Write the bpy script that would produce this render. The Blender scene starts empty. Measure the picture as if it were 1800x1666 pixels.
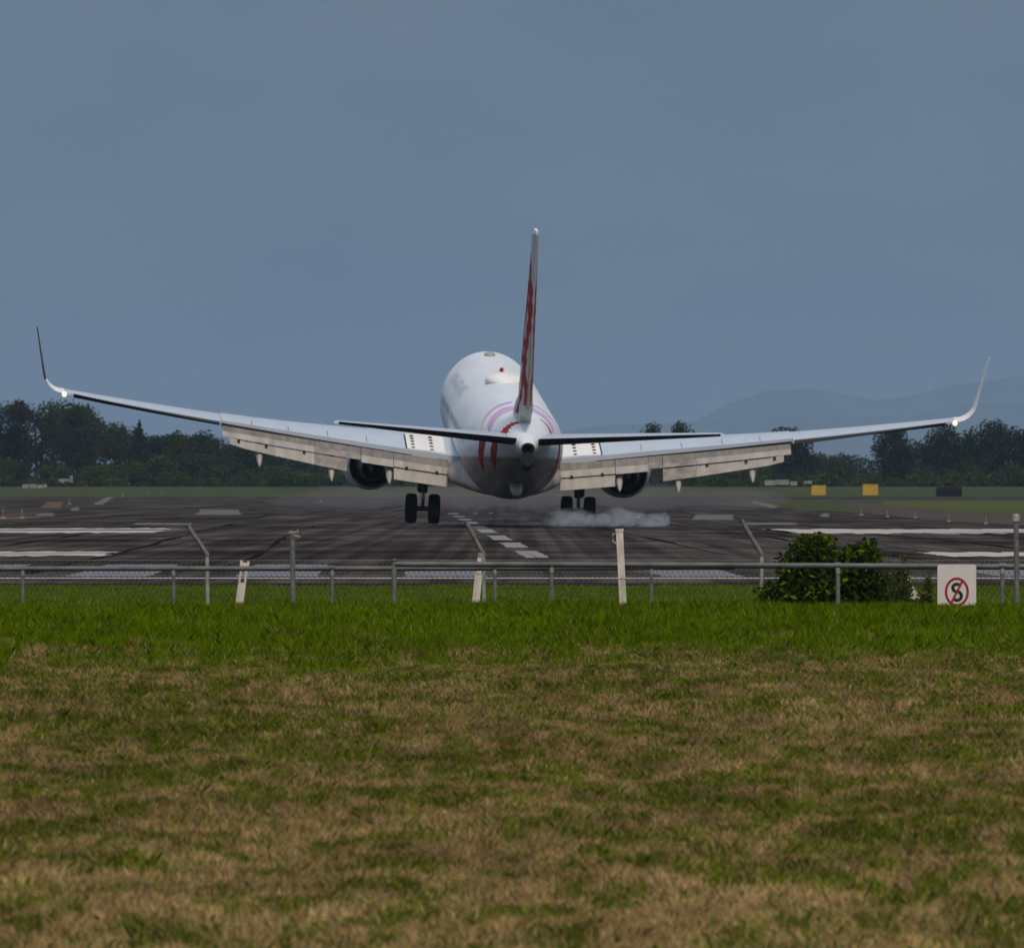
import bpy, bmesh, math, random
import numpy as np
from mathutils import Vector, Matrix, Euler, noise as mnoise

# ------------------------------------------------------------------ camera, world, sun
S = bpy.context.scene
COL = S.collection
F = 29500.0            # focal length in photo pixels (1800 wide)
H = 1.613              # eye height over the runway
HY = 850.0             # horizon row in the photo
cam_d = bpy.data.cameras.new('camera'); cam = bpy.data.objects.new('camera', cam_d); COL.objects.link(cam)
S.camera = cam
cam.location = (0, 0, H)
cam.rotation_euler = (math.radians(90) + math.atan((HY - 833) / F), 0, 0)
cam_d.sensor_width = 36; cam_d.lens = F / 1800 * 36
cam_d.clip_start = 1; cam_d.clip_end = 150000
cam_d.dof.use_dof = True; cam_d.dof.focus_distance = 300; cam_d.dof.aperture_fstop = 22

SUN_EL, SUN_AZ = math.radians(56), math.radians(14)      # behind the camera, a little to the right
S.view_settings.view_transform = 'Standard'; S.view_settings.look = 'None'
S.view_settings.exposure = 0; S.view_settings.gamma = 1
S.cycles.use_denoising = True
S.cycles.max_bounces = 6; S.cycles.diffuse_bounces = 3; S.cycles.transparent_max_bounces = 12
S.cycles.volume_bounces = 0; S.cycles.sample_clamp_indirect = 4

W = bpy.data.worlds.new('World'); S.world = W; W.use_nodes = True
nt = W.node_tree; nt.nodes.clear()
def N(t, **k):
    n = nt.nodes.new(t)
    for a, b in k.items(): setattr(n, a, b)
    return n
def math_node(tree, op, a=None, b=None, c=None, clamp=False):
    n = tree.nodes.new('ShaderNodeMath'); n.operation = op; n.use_clamp = clamp
    for i, v in enumerate((a, b, c)):
        if v is None: continue
        if isinstance(v, (int, float)): n.inputs[i].default_value = v
        else: tree.links.new(v, n.inputs[i])
    return n.outputs[0]
def mix_col(tree, fac, a, b, blend='MIX'):
    n = tree.nodes.new('ShaderNodeMix'); n.data_type = 'RGBA'; n.blend_type = blend
    for s, v in ((0, fac), (6, a), (7, b)):
        if isinstance(v, (int, float)): n.inputs[s].default_value = v
        elif isinstance(v, tuple): n.inputs[s].default_value = (*v, 1)
        else: tree.links.new(v, n.inputs[s])
    return n.outputs[2]
sky = N('ShaderNodeTexSky', sky_type='NISHITA', sun_disc=False)
sky.sun_elevation = SUN_EL; sky.sun_rotation = math.pi - SUN_AZ
sky.air_density = 1.2; sky.dust_density = 2.5
tc = N('ShaderNodeTexCoord'); sp = N('ShaderNodeSeparateXYZ'); nt.links.new(tc.outputs['Generated'], sp.inputs[0])
skyb = mix_col(nt, 1.0, sky.outputs[0], (0.085, 0.085, 0.085), 'MULTIPLY')
cloudn = N('ShaderNodeTexNoise'); cloudn.inputs['Scale'].default_value = 2.2; cloudn.inputs['Detail'].default_value = 5
nt.links.new(tc.outputs['Generated'], cloudn.inputs['Vector'])
cl = mix_col(nt, cloudn.outputs['Fac'], (0.24, 0.31, 0.41), (0.70, 0.83, 1.0))
bright = mix_col(nt, 0.62, skyb, cl)
lowf = math_node(nt, 'MULTIPLY_ADD', sp.outputs[2], 1.5, 0.42, clamp=True)
bright = mix_col(nt, 1.0, bright, lowf, 'MULTIPLY')
# a slate-blue storm bank fills the sky ahead
fy = math_node(nt, 'MULTIPLY_ADD', sp.outputs[1], 1.6, -0.1, clamp=True)
fz = math_node(nt, 'SUBTRACT', 1.0, math_node(nt, 'MULTIPLY', sp.outputs[2], 1.7, clamp=True))
ff = math_node(nt, 'MULTIPLY', fy, fz, clamp=True)
bank_n = N('ShaderNodeTexNoise'); bank_n.inputs['Scale'].default_value = 55; bank_n.inputs['Detail'].default_value = 4
mp = N('ShaderNodeMapping'); mp.inputs['Scale'].default_value = (1, 1, 2.5)
nt.links.new(tc.outputs['Generated'], mp.inputs[0]); nt.links.new(mp.outputs[0], bank_n.inputs['Vector'])
bank = mix_col(nt, bank_n.outputs['Fac'], (0.092, 0.154, 0.246), (0.170, 0.213, 0.272))
final = mix_col(nt, ff, bright, bank)
bg = N('ShaderNodeBackground'); nt.links.new(final, bg.inputs[0]); bg.inputs[1].default_value = 1.0
wo = N('ShaderNodeOutputWorld'); nt.links.new(bg.outputs[0], wo.inputs[0])

sd = bpy.data.lights.new('sun', 'SUN'); sun = bpy.data.objects.new('sun', sd); COL.objects.link(sun)
sd.energy = 2.2; sd.angle = math.radians(11); sd.color = (1.0, 0.82, 0.62)
sun_dir = Vector((math.sin(SUN_AZ) * math.cos(SUN_EL), -math.cos(SUN_AZ) * math.cos(SUN_EL), math.sin(SUN_EL)))
sun.rotation_euler = sun_dir.to_track_quat('Z', 'Y').to_euler()

# ------------------------------------------------------------------ helpers
rng = random.Random(7); nrng = np.random.default_rng(11)

def tag(o, label=None, cat=None, group=None, kind=None):
    for k, v in (('label', label), ('category', cat), ('group', group), ('kind', kind)):
        if v: o[k] = v
    return o
def empty(name, loc, label=None, cat=None, group=None, rot=(0, 0, 0)):
    o = bpy.data.objects.new(name, None); COL.objects.link(o)
    o.location = loc; o.rotation_euler = rot; o.empty_display_size = 0.2
    return tag(o, label, cat, group)
def link_mesh(name, me, mat, parent=None, smooth=False):
    o = bpy.data.objects.new(name, me); COL.objects.link(o)
    if mat is not None:
        for m in (mat if isinstance(mat, (list, tuple)) else [mat]): me.materials.append(m)
    if smooth:
        me.polygons.foreach_set('use_smooth', [True] * len(me.polygons))
    if parent: o.parent = parent
    return o
def copy_tree(o, parent=None):
    c = o.copy(); COL.objects.link(c); c.parent = parent
    for ch in [x for x in bpy.data.objects if x.parent == o and x is not c]: copy_tree(ch, c)
    return c

class MB:
    """collects verts and faces into one mesh"""
    def __init__(s): s.v = []; s.f = []; s.tone = []
    def face(s, pts):
        i = len(s.v); s.v += [tuple(p) for p in pts]; s.f.append(tuple(range(i, i + len(pts))))
    def box(s, c, d, rz=0.0, M=None):
        i = len(s.v); M = M or Matrix.Rotation(rz, 3, 'Z')
        for z in (-1, 1):
            for x, y in ((-1, -1), (1, -1), (1, 1), (-1, 1)):
                p = M @ Vector((x * d[0] / 2, y * d[1] / 2, z * d[2] / 2)); s.v.append((p.x + c[0], p.y + c[1], p.z + c[2]))
        s.f += [tuple(i + k for k in q) for q in ((0, 3, 2, 1), (4, 5, 6, 7), (0, 1, 5, 4), (1, 2, 6, 5), (2, 3, 7, 6), (3, 0, 4, 7))]
    def tube(s, pts, r, n=10, cap=True):
        pts = [Vector(p) for p in pts]; rs = r if isinstance(r, (list, tuple)) else [r] * len(pts)
        i0 = len(s.v)
        for k, p in enumerate(pts):
            a = pts[min(k + 1, len(pts) - 1)] - pts[max(k - 1, 0)]; a.normalize()
            u = a.cross(Vector((0, 0, 1)))
            if u.length < 1e-3: u = a.cross(Vector((1, 0, 0)))
            u.normalize(); w = a.cross(u)
            for j in range(n):
                t = 2 * math.pi * j / n; q = p + (u * math.cos(t) + w * math.sin(t)) * rs[k]; s.v.append(tuple(q))
        for k in range(len(pts) - 1):
            for j in range(n):
                a = i0 + k * n + j; b = i0 + k * n + (j + 1) % n
                s.f.append((a, b, b + n, a + n))
        if cap:
            s.f.append(tuple(i0 + j for j in range(n))[::-1]); e = i0 + (len(pts) - 1) * n
            s.f.append(tuple(e + j for j in range(n)))
    def rings(s, rings, cap0=True, cap1=True, closed=True):
        i0 = len(s.v); n = len(rings[0])
        for r in rings: s.v += [tuple(p) for p in r]
        m = n if closed else n - 1
        for k in range(len(rings) - 1):
            for j in range(m):
                a = i0 + k * n + j; b = i0 + k * n + (j + 1) % n
                s.f.append((a, b, b + n, a + n))
        if cap0: s.f.append(tuple(i0 + j for j in range(n))[::-1])
        if cap1: s.f.append(tuple(i0 + (len(rings) - 1) * n + j for j in range(n)))
    def ellipsoid(s, c, r, nu=16, nv=10, M=None):
        R = []
        for k in range(nv + 1):
            t = math.pi * (0.02 + 0.96 * k / nv); ring = []
            for j in range(nu):
                a = 2 * math.pi * j / nu
                p = Vector((math.sin(t) * math.cos(a) * r[0], math.sin(t) * math.sin(a) * r[1], -math.cos(t) * r[2]))
                if M: p = M @ p
                ring.append((p.x + c[0], p.y + c[1], p.z + c[2]))
            R.append(ring)
        s.rings(R)
    def build(s, name, mat, parent=None, smooth=False):
        me = bpy.data.meshes.new(name); me.from_pydata(s.v, [], s.f); me.validate()
        bm = bmesh.new(); bm.from_mesh(me); bmesh.ops.recalc_face_normals(bm, faces=bm.faces); bm.to_mesh(me); bm.free()
        o = link_mesh(name, me, mat, parent, smooth)
        if smooth == 'auto':
            me.polygons.foreach_set('use_smooth', [True] * len(me.polygons))
            me.set_sharp_from_angle(angle=math.radians(38))
        return o

def P(px, py, d):
    """the point at distance d that the photo shows at (px, py)"""
    return Vector(((px - 900) / F * d, d, H - (py - HY) / F * d))
def G(px, py, z=0.0):
    """the point of the ground the photo shows at (px, py)"""
    d = (H - z) * F / (py - HY); return Vector(((px - 900) / F * d, d, z))

# ------------------------------------------------------------------ materials
def new_mat(name):
    m = bpy.data.materials.new(name); m.use_nodes = True; t = m.node_tree
    b = t.nodes['Principled BSDF']; return m, t, b
def paint(name, col, rough=0.4, metal=0.0, var=0.12, scale=3.0, coat=0.0, stretch=(1, 1, 1), spec=0.5, dark=None):
    m, t, b = new_mat(name)
    tcn = t.nodes.new('ShaderNodeTexCoord'); mpn = t.nodes.new('ShaderNodeMapping'); mpn.inputs['Scale'].default_value = stretch
    t.links.new(tcn.outputs['Object'], mpn.inputs[0])
    n = t.nodes.new('ShaderNodeTexNoise'); n.inputs['Scale'].default_value = scale; n.inputs['Detail'].default_value = 6
    t.links.new(mpn.outputs[0], n.inputs['Vector'])
    r = t.nodes.new('ShaderNodeValToRGB'); r.color_ramp.elements[0].position = 0.3; r.color_ramp.elements[1].position = 0.7
    r.color_ramp.elements[0].color = (*(dark or tuple(c * (1 - var * 2) for c in col)), 1); r.color_ramp.elements[1].color = (*col, 1)
    t.links.new(n.outputs['Fac'], r.inputs[0]); t.links.new(r.outputs[0], b.inputs['Base Color'])
    b.inputs['Roughness'].default_value = rough; b.inputs['Metallic'].default_value = metal
    b.inputs['Coat Weight'].default_value = coat; b.inputs['Specular IOR Level'].default_value = spec
    return m
M = {}
M['white'] = paint('aircraft white', (0.80, 0.80, 0.79), 0.45, var=0.07, scale=1.3, spec=.3, stretch=(1, .10, 1))
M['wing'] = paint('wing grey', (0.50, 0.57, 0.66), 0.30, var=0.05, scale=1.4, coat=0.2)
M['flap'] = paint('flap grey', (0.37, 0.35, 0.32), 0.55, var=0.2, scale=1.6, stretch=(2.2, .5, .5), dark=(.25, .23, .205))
M['flap_nose_shade'] = paint('stowed flap nose, dirty', (0.21, 0.195, 0.175), 0.6, var=0.2, scale=2.2, stretch=(2.5, .4, .4), dark=(.12, .11, .10))  # dark nose strip: stowage dirt plus overhang shade put into its colour
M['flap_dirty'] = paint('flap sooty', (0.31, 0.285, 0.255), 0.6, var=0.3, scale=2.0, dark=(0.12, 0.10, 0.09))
M['under'] = paint('control surface underside shade', (0.02, 0.017, 0.015), 0.7, spec=.2)  # near-black colour stands in for the shade on elevators and ailerons
M['red'] = paint('livery red', (0.36, 0.018, 0.018), 0.7, var=0.12, spec=.15)
M['maroon'] = paint('winglet maroon', (0.10, 0.03, 0.02), 0.5)
M['lilac'] = paint('livery lilac', (0.54, 0.38, 0.64), 0.7, var=0.1)
M['ochre'] = paint('livery ochre', (0.36, 0.30, 0.16), 0.4, var=0.1)
M['greymark'] = paint('livery grey lettering', (0.46, 0.52, 0.57), 0.4, var=0.1)
M['finskin'] = paint('fin white', (0.46, 0.46, 0.44), 0.35, var=0.08, scale=1.2)
M['soot'] = paint('exhaust soot', (0.012, 0.010, 0.009), 0.6)
M['nozzle'] = paint('nozzle metal', (0.07, 0.065, 0.06), 0.45, metal=0.8)
M['cowl'] = paint('engine cowl', (0.50, 0.51, 0.52), 0.35, var=0.06)
M['rubber'] = paint('tyre rubber', (0.010, 0.010, 0.011), 0.9, spec=.1)
M['strut'] = paint('dark strut', (0.03, 0.03, 0.03), 0.5)
M['chrome'] = paint('oleo metal', (0.75, 0.62, 0.45), 0.3, metal=0.6, var=0.05)
M['glassdark'] = paint('cabin glass', (0.42, 0.45, 0.48), 0.2)
M['sandy'] = paint('warm grey fairing', (0.38, 0.36, 0.33), 0.45)  # one plain warm grey for skid, track fairings and hump
M['galv'] = paint('galvanised pipe', (0.13, 0.135, 0.14), 0.6, metal=0.2, var=0.28, scale=9, stretch=(.4, 1, 1))
M['galv_pale'] = paint('galvanised post', (0.42, 0.41, 0.38), 0.5, metal=0.25, var=0.25, scale=14)
M['galv_dull'] = paint('dull post', (0.19, 0.19, 0.175), 0.6, metal=0.2, var=0.25, scale=14)
M['wire'] = paint('fence wire', (0.15, 0.15, 0.135), 0.5, metal=0.4, var=0.2)
M['whitepost'] = paint('white post paint', (0.74, 0.70, 0.64), 0.55, var=0.14, scale=9, stretch=(1, 1, .4), dark=(.42, .37, .30))
M['signwhite'] = paint('sign white', (0.66, 0.63, 0.61), 0.5, var=0.06, scale=7)
M['signred'] = paint('sign red', (0.34, 0.008, 0.016), 0.5, var=0.05)
M['signblack'] = paint('sign black', (0.008, 0.011, 0.016), 0.5)
M['yellow'] = paint('sign yellow', (0.48, 0.32, 0.008), 0.6, var=0.1)
M['concrete'] = paint('pale concrete', (0.27, 0.265, 0.25), 0.8, var=0.2, scale=1.5)
M['boxdark'] = paint('dark housing', (0.010, 0.009, 0.009), 0.8, spec=.1)
M['orange'] = paint('orange marker', (0.45, 0.16, 0.04), 0.7)
M['bark'] = paint('bark', (0.07, 0.055, 0.04), 0.9, var=0.3)

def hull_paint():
    m = paint('fuselage paint', (0.70, 0.75, 0.82), 0.42, var=0.07, scale=1.3, spec=.3, stretch=(1, .10, 1)); t = m.node_tree; b = t.nodes['Principled BSDF']  # bluish upper coat stands in for blue skylight
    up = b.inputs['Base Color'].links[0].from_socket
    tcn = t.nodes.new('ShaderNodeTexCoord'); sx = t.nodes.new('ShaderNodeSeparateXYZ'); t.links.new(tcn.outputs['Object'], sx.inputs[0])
    line = math_node(t, 'MULTIPLY_ADD', sx.outputs[1], -0.085, 2.55)          # grey belly paint, also standing for underside shade, rises towards the tail
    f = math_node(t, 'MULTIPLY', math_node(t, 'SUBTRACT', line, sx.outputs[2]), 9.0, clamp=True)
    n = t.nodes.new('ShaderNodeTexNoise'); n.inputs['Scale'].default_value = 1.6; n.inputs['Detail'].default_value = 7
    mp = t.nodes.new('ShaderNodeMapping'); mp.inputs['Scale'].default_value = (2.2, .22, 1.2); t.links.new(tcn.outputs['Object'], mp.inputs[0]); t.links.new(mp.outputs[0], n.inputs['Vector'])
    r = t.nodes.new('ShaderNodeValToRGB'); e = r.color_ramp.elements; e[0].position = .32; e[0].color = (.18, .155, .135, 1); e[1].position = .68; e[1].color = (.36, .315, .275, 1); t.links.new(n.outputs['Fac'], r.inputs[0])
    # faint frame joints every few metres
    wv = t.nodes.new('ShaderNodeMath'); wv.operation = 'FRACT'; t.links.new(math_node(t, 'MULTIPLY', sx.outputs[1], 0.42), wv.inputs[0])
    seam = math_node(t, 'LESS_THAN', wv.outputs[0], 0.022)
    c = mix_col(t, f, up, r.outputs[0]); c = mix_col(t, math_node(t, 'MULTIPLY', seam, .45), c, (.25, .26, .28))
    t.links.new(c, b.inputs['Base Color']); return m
M['hull'] = hull_paint()
def emit(name, col, st):
    m, t, b = new_mat(name); b.inputs['Emission Color'].default_value = (*col, 1); b.inputs['Emission Strength'].default_value = st
    b.inputs['Base Color'].default_value = (0.8, 0.7, 0.6, 1); return m
M['navlight'] = emit('lit nav lamp', (1.0, 0.56, 0.24), 3.2)

def foliage(name, rough=0.7, trans=0.25):
    m, t, b = new_mat(name)
    a = t.nodes.new('ShaderNodeAttribute'); a.attribute_name = 'tone'
    t.links.new(a.outputs['Color'], b.inputs['Base Color']); b.inputs['Roughness'].default_value = rough
    b.inputs['Specular IOR Level'].default_value = 0.0
    tr = t.nodes.new('ShaderNodeBsdfTranslucent'); t.links.new(a.outputs['Color'], tr.inputs[0])
    mx = t.nodes.new('ShaderNodeMixShader'); mx.inputs[0].default_value = trans
    t.links.new(b.outputs[0], mx.inputs[1]); t.links.new(tr.outputs[0], mx.inputs[2])
    t.links.new(mx.outputs[0], t.nodes['Material Output'].inputs[0]); return m
M['leaf'] = foliage('leaves'); M['blade'] = foliage('grass blades', 0.6, 0.3)

def soup(name, verts, faces_n, tones, mat, parent=None):
    """numpy triangle/quad soup: verts (nf, k, 3), tones (nf, 3)"""
    nf, k, _ = verts.shape
    me = bpy.data.meshes.new(name)
    me.vertices.add(nf * k); me.vertices.foreach_set('co', verts.astype(np.float32).ravel())
    me.loops.add(nf * k); me.loops.foreach_set('vertex_index', np.arange(nf * k, dtype=np.int32))
    me.polygons.add(nf); me.polygons.foreach_set('loop_start', np.arange(0, nf * k, k, dtype=np.int32))
    me.update(calc_edges=True)
    at = me.color_attributes.new('tone', 'FLOAT_COLOR', 'POINT')
    c = np.ones((nf, k, 4), np.float32); c[:, :, :3] = tones[:, None, :]
    at.data.foreach_set('color', c.ravel())
    return link_mesh(name, me, mat, parent)

def vnoise(x, y, seed=0):
    def h(i, j):
        n = (i.astype(np.int64) * 374761393 + j.astype(np.int64) * 668265263 + seed * 1442695041) & 0x7fffffff
        n = ((n ^ (n >> 13)) * 1274126177) & 0x7fffffff
        return ((n ^ (n >> 16)) & 0xffff) / 65535.0
    xi, yi = np.floor(x), np.floor(y); fx, fy_ = x - xi, y - yi
    fx = fx * fx * (3 - 2 * fx); fy_ = fy_ * fy_ * (3 - 2 * fy_)
    a, b_, c, d = h(xi, yi), h(xi + 1, yi), h(xi, yi + 1), h(xi + 1, yi + 1)
    return (a * (1 - fx) + b_ * fx) * (1 - fy_) + (c * (1 - fx) + d * fx) * fy_
def fbm(x, y, seed=0, o=4):
    s = 0; a = 0.5; t = 0
    for i in range(o): s = s + a * vnoise(x * 2 ** i, y * 2 ** i, seed + i * 17); t += a; a *= 0.5
    return s / t

# ------------------------------------------------------------------ ground
def bump(x, y):
    w = np.clip((y - 60) / 6, 0, 1) * np.clip((206 - y) / 8, 0, 1)
    return w * (.16 * fbm(x * .45, y * .13, 301, 3) + .06 * vnoise(x * 1.6, y * .5, 305) - .05 * np.clip(vnoise(x * .8, y * .22, 311) * 4 - 3, 0, 1))
def gz(y):
    """height of the ground, by distance from the camera"""
    y = np.asarray(y, float)
    return np.where(y < 200, -0.5 * (200 - y) / 130.0, 0.0) + np.clip((y - 2080) / 260.0, 0, 1) * 1.18
m, t, b = new_mat('ground earth and turf'); M['ground'] = m
tcn = t.nodes.new('ShaderNodeTexCoord')
def nz(scale, detail=5, vec=None, st=None):
    n = t.nodes.new('ShaderNodeTexNoise'); n.inputs['Scale'].default_value = scale; n.inputs['Detail'].default_value = detail
    src = tcn.outputs['Object']
    if st:
        q = t.nodes.new('ShaderNodeMapping'); q.inputs['Scale'].default_value = st; t.links.new(src, q.inputs[0]); src = q.outputs[0]
    t.links.new(src, n.inputs['Vector']); return n.outputs['Fac']
def ramp(fac, p0, c0, p1, c1):
    r = t.nodes.new('ShaderNodeValToRGB'); e = r.color_ramp.elements
    e[0].position = p0; e[0].color = (*c0, 1); e[1].position = p1; e[1].color = (*c1, 1); t.links.new(fac, r.inputs[0]); return r.outputs[0]
g1 = ramp(nz(0.7), 0.4, (0.10, 0.072, 0.038), 0.62, (0.045, 0.060, 0.012))
g2 = ramp(nz(14), 0.3, (0.4, 0.4, 0.4), 0.75, (1, 1, 1))
near = mix_col(t, 1.0, g1, g2, 'MULTIPLY')
far = ramp(nz(0.02, 6, st=(1, .2, 1)), 0.35, (0.046, 0.050, 0.010), 0.7, (0.028, 0.042, 0.007))
sx = t.nodes.new('ShaderNodeSeparateXYZ'); t.links.new(tcn.outputs['Object'], sx.inputs[0])
fy_m = math_node(t, 'MULTIPLY_ADD', sx.outputs[1], 1 / 60.0, -160 / 60.0, clamp=True)
t.links.new(mix_col(t, fy_m, near, far), b.inputs['Base Color']); b.inputs['Roughness'].default_value = 0.95
b.inputs['Specular IOR Level'].default_value = 0.1

ys = [5, 40, 55, 70, 85, 100, 120, 140, 160, 180, 200, 205, 300, 600, 1200, 2080, 2150, 2250, 2340, 2500, 3500, 6000, 10000, 20000, 34000, 54000]
mb = MB(); rows = []
for y in ys:
    w = 60 + y * 0.45; rows.append([(w * k / 6, y, float(gz(y)) - (.02 if y < 210 else 0)) for k in range(-6, 7)])
mb.rings(rows, False, False, closed=False)
gy, gx_ = np.arange(58, 208.1, .5), np.linspace(-13, 13, 105)
XX, YY = np.meshgrid(gx_, gy); ZZ = gz(YY) + bump(XX, YY) - .004
mb.rings([[(float(XX[i_, j_]), float(YY[i_, j_]), float(ZZ[i_, j_])) for j_ in range(XX.shape[1])] for i_ in range(XX.shape[0])], False, False, closed=False)
tag(mb.build('ground', M['ground']), 'grassy airfield ground reaching the treeline', kind='structure')

# runway asphalt
RS = -205.0 / F
def rx(y): return RS * y + 1.917 * H
m, t, b = new_mat('runway asphalt'); M['asphalt'] = m
tcn = t.nodes.new('ShaderNodeTexCoord')
base = ramp(nz(0.35, 8, st=(1, .12, 1)), 0.3, (0.068, 0.063, 0.060), 0.72, (0.120, 0.111, 0.105))
st1 = ramp(nz(1.0, 5, st=(.55, .012, 1)), 0.42, (0.5, 0.5, 0.53), 0.57, (1, 1, 1))
st2 = ramp(nz(1.0, 6, st=(.10, .045, 1)), 0.38, (0.5, 0.48, 0.5), 0.6, (1, 1, 1))
st3 = ramp(nz(1.0, 3, st=(.06, .05, 1)), 0.36, (0.70, 0.68, 0.70), 0.60, (1.08, 1.06, 1.04))
st4 = ramp(nz(1.0, 3, st=(2.2, .003, 1)), 0.42, (0.55, 0.55, 0.57), 0.56, (1, 1, 1))
gr = ramp(nz(9, 3, st=(1, .1, 1)), 0.3, (0.75, 0.75, 0.75), 0.7, (1.15, 1.15, 1.15))
c = mix_col(t, 0.85, base, st1, 'MULTIPLY'); c = mix_col(t, 0.8, c, st2, 'MULTIPLY'); c = mix_col(t, 1.0, c, st3, 'MULTIPLY'); c = mix_col(t, 1.0, c, gr, 'MULTIPLY'); c = mix_col(t, .8, c, st4, 'MULTIPLY')
t.links.new(c, b.inputs['Base Color']); b.inputs['Roughness'].default_value = 0.95; b.inputs['Specular IOR Level'].default_value = 0.0
def sheet(name, polys, mat, z, label):
    mb = MB()
    for pl in polys: mb.face([(p[0], p[1], z) for p in pl])
    o = mb.build(name, mat); return tag(o, label, kind='structure')
def rpoly(l0, l1, y0, y1): return [(rx(y0) + l0, y0), (rx(y0) + l1, y0), (rx(y1) + l1, y1), (rx(y1) + l0, y1)]
# the runway plus the turning pad on the left and the crossing taxiway at the far end
mb = MB()
for y0, y1, a, bb in ((271, 285, -40, 40), (285, 520, -40, 40), (520, 760, -60, 22.4), (760, 1080, -75, 22.4), (1080, 1450, -95, 23), (1450, 1700, -120, 30), (1700, 2000, -140, 160), (2000, 2130, -150, 190)):
    mb.face([(p[0], p[1], 0.006) for p in rpoly(a, bb, y0, y1)])
tag(mb.build('runway', M['asphalt']), 'dark rubber-streaked asphalt runway', kind='structure')
M['shoulder'] = paint('shoulder bitumen', (0.020, 0.019, 0.020), 0.95, var=0.15, scale=.5, spec=.0)
sheet('runway_shoulder', [[(-24, 254), (24, 254), (24, 271), (-24, 271)]], M['shoulder'], 0.006, 'dark bitumen shoulder before the threshold line')
M['paintw'] = paint('worn white marking', (0.50, 0.48, 0.46), 0.9, var=0.18, scale=1.2, dark=(0.27, 0.255, 0.245), spec=.0)
M['paintg'] = paint('faded marking', (0.20, 0.21, 0.24), 0.9, var=0.2, scale=3, dark=(0.10, 0.105, 0.12), spec=.2)
M['paintd'] = paint('dash marking', (0.27, 0.26, 0.265), 0.9, var=0.2, scale=3, dark=(0.14, 0.135, 0.14), spec=.2)
M['verge'] = paint('brown verge', (0.085, 0.060, 0.045), 0.95, var=0.25, scale=.12, dark=(0.035, 0.03, 0.027), spec=.1)
M['farpaint'] = paint('pale worn paving', (0.15, 0.14, 0.132), 0.8, var=0.3, scale=.25, dark=(0.07, 0.065, 0.06), spec=.1)
M['rust'] = paint('orange earth', (0.14, 0.075, 0.035), 0.9, var=0.3, scale=.3, dark=(0.06, 0.04, 0.03), spec=.1)

def marking(name, polys, mat, label, z=0.012, rag=0.0):
    """one painted area with slightly ragged worn edges"""
    mb = MB()
    for pl in polys:
        out = []
        for i in range(len(pl)):
            a, c = Vector(pl[i]), Vector(pl[(i + 1) % len(pl)]); k = 46 if rag > .1 else (14 if rag else 1)
            for j in range(k):
                q = a.lerp(c, j / k)
                out.append((q.x + rng.uniform(-rag, rag), q.y + rng.uniform(-rag, rag) * 24, z))
        mb.face(out)
    return tag(mb.build(name, mat), label, kind='structure')
marking('threshold_line', [[(-24, 283.2), (24, 283.2), (24, 286.4), (-24, 286.4)]], M['paintw'], 'thin white line across the runway end', rag=.0)
keys = [s * (2.22 + 2.93 * k) for k in range(7) for s in (-1, 1)]
marking('threshold_stripes', [rpoly(l - .71, l + .71, 289, 333) for l in keys], M['paintg'], 'row of faded white stripes at the runway end', rag=.03)
marking('centreline_dashes', [rpoly(-.27, .27, a, c) for a, c in ((363, 400), (421, 457), (476, 520), (548, 590), (610, 647), (672, 707), (735, 768), (800, 830), (880, 910))], M['paintd'], 'broken white centreline of the runway', rag=.04)
marking('aiming_marks', [rpoly(-26, -10.9, 548, 603), rpoly(9.9, 20.5, 540, 592)], M['paintw'], 'broad white aiming bars either side of the runway', rag=.25)
marking('touchdown_marks', [rpoly(-16, -9.6, 372, 396), rpoly(9.1, 16, 370, 392)], M['paintw'], 'shorter white touchdown bars either side of the runway', rag=.12)
marking('far_worn_marks', [
    [G(345, 905)[:2], G(425, 905)[:2], G(420, 896)[:2], G(352, 896)[:2]],
    [G(232, 923)[:2], G(340, 923)[:2], G(335, 919.5)[:2], G(240, 919.5)[:2]],
    [G(163, 887)[:2], G(180, 887)[:2], G(200, 874)[:2], G(188, 874)[:2]],
    [G(124, 898)[:2], G(138, 898)[:2], G(139, 892)[:2], G(127, 892)[:2]],
    [G(60, 907)[:2], G(92, 907)[:2], G(94, 902)[:2], G(72, 902)[:2]],
    [G(1215, 914)[:2], G(1290, 914)[:2], G(1288, 905)[:2], G(1225, 905)[:2]],
    [G(1300, 923)[:2], G(1405, 923)[:2], G(1395, 919)[:2], G(1310, 919)[:2]],
    [G(1318, 884)[:2], G(1360, 894)[:2], G(1368, 890)[:2], G(1326, 880)[:2]],
    [G(1443, 909)[:2], G(1458, 909)[:2], G(1456, 902)[:2], G(1445, 902)[:2]],
], M['farpaint'], 'scattered worn pale paint marks on the far runway', rag=.09)
M['tar'] = paint('tar seam', (0.014, 0.013, 0.015), .95, var=.2, scale=.4, spec=.0)
for lat, ya, yb, wd, lb in ((-6.3, 320, 640, .22, 'long dark tyre streak left of the centreline'), (-9.6, 300, 900, .30, 'dark wandering tar seam on the left of the runway'), (-13.0, 330, 1000, .35, 'outer left dark tar seam'), (4.4, 380, 900, .35, 'dark rubber streak right of the centreline'), (8.0, 330, 700, .28, 'thin dark tyre streak on the right'), (12.5, 360, 1000, .4, 'outer right dark seam')):
    L1, L2 = [], []; y = ya
    while y < yb:
        wv = float(fbm(np.array([y * .008]), np.array([lat]), 3)[0]) - .5; ww = wd * max(.15, 2.4 * float(fbm(np.array([y * .035]), np.array([lat + 9]), 8)[0]) - .75)
        c0 = rx(y) + lat + wv * 1.1; L1.append((c0 - ww / 2, y, .0095)); L2.append((c0 + ww / 2, y, .0095)); y += 6
    mb = MB(); mb.rings([L1, L2], False, False, closed=False); tag(mb.build('tar_seam', M['tar']), lb, kind='structure')
mb = MB()
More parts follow.
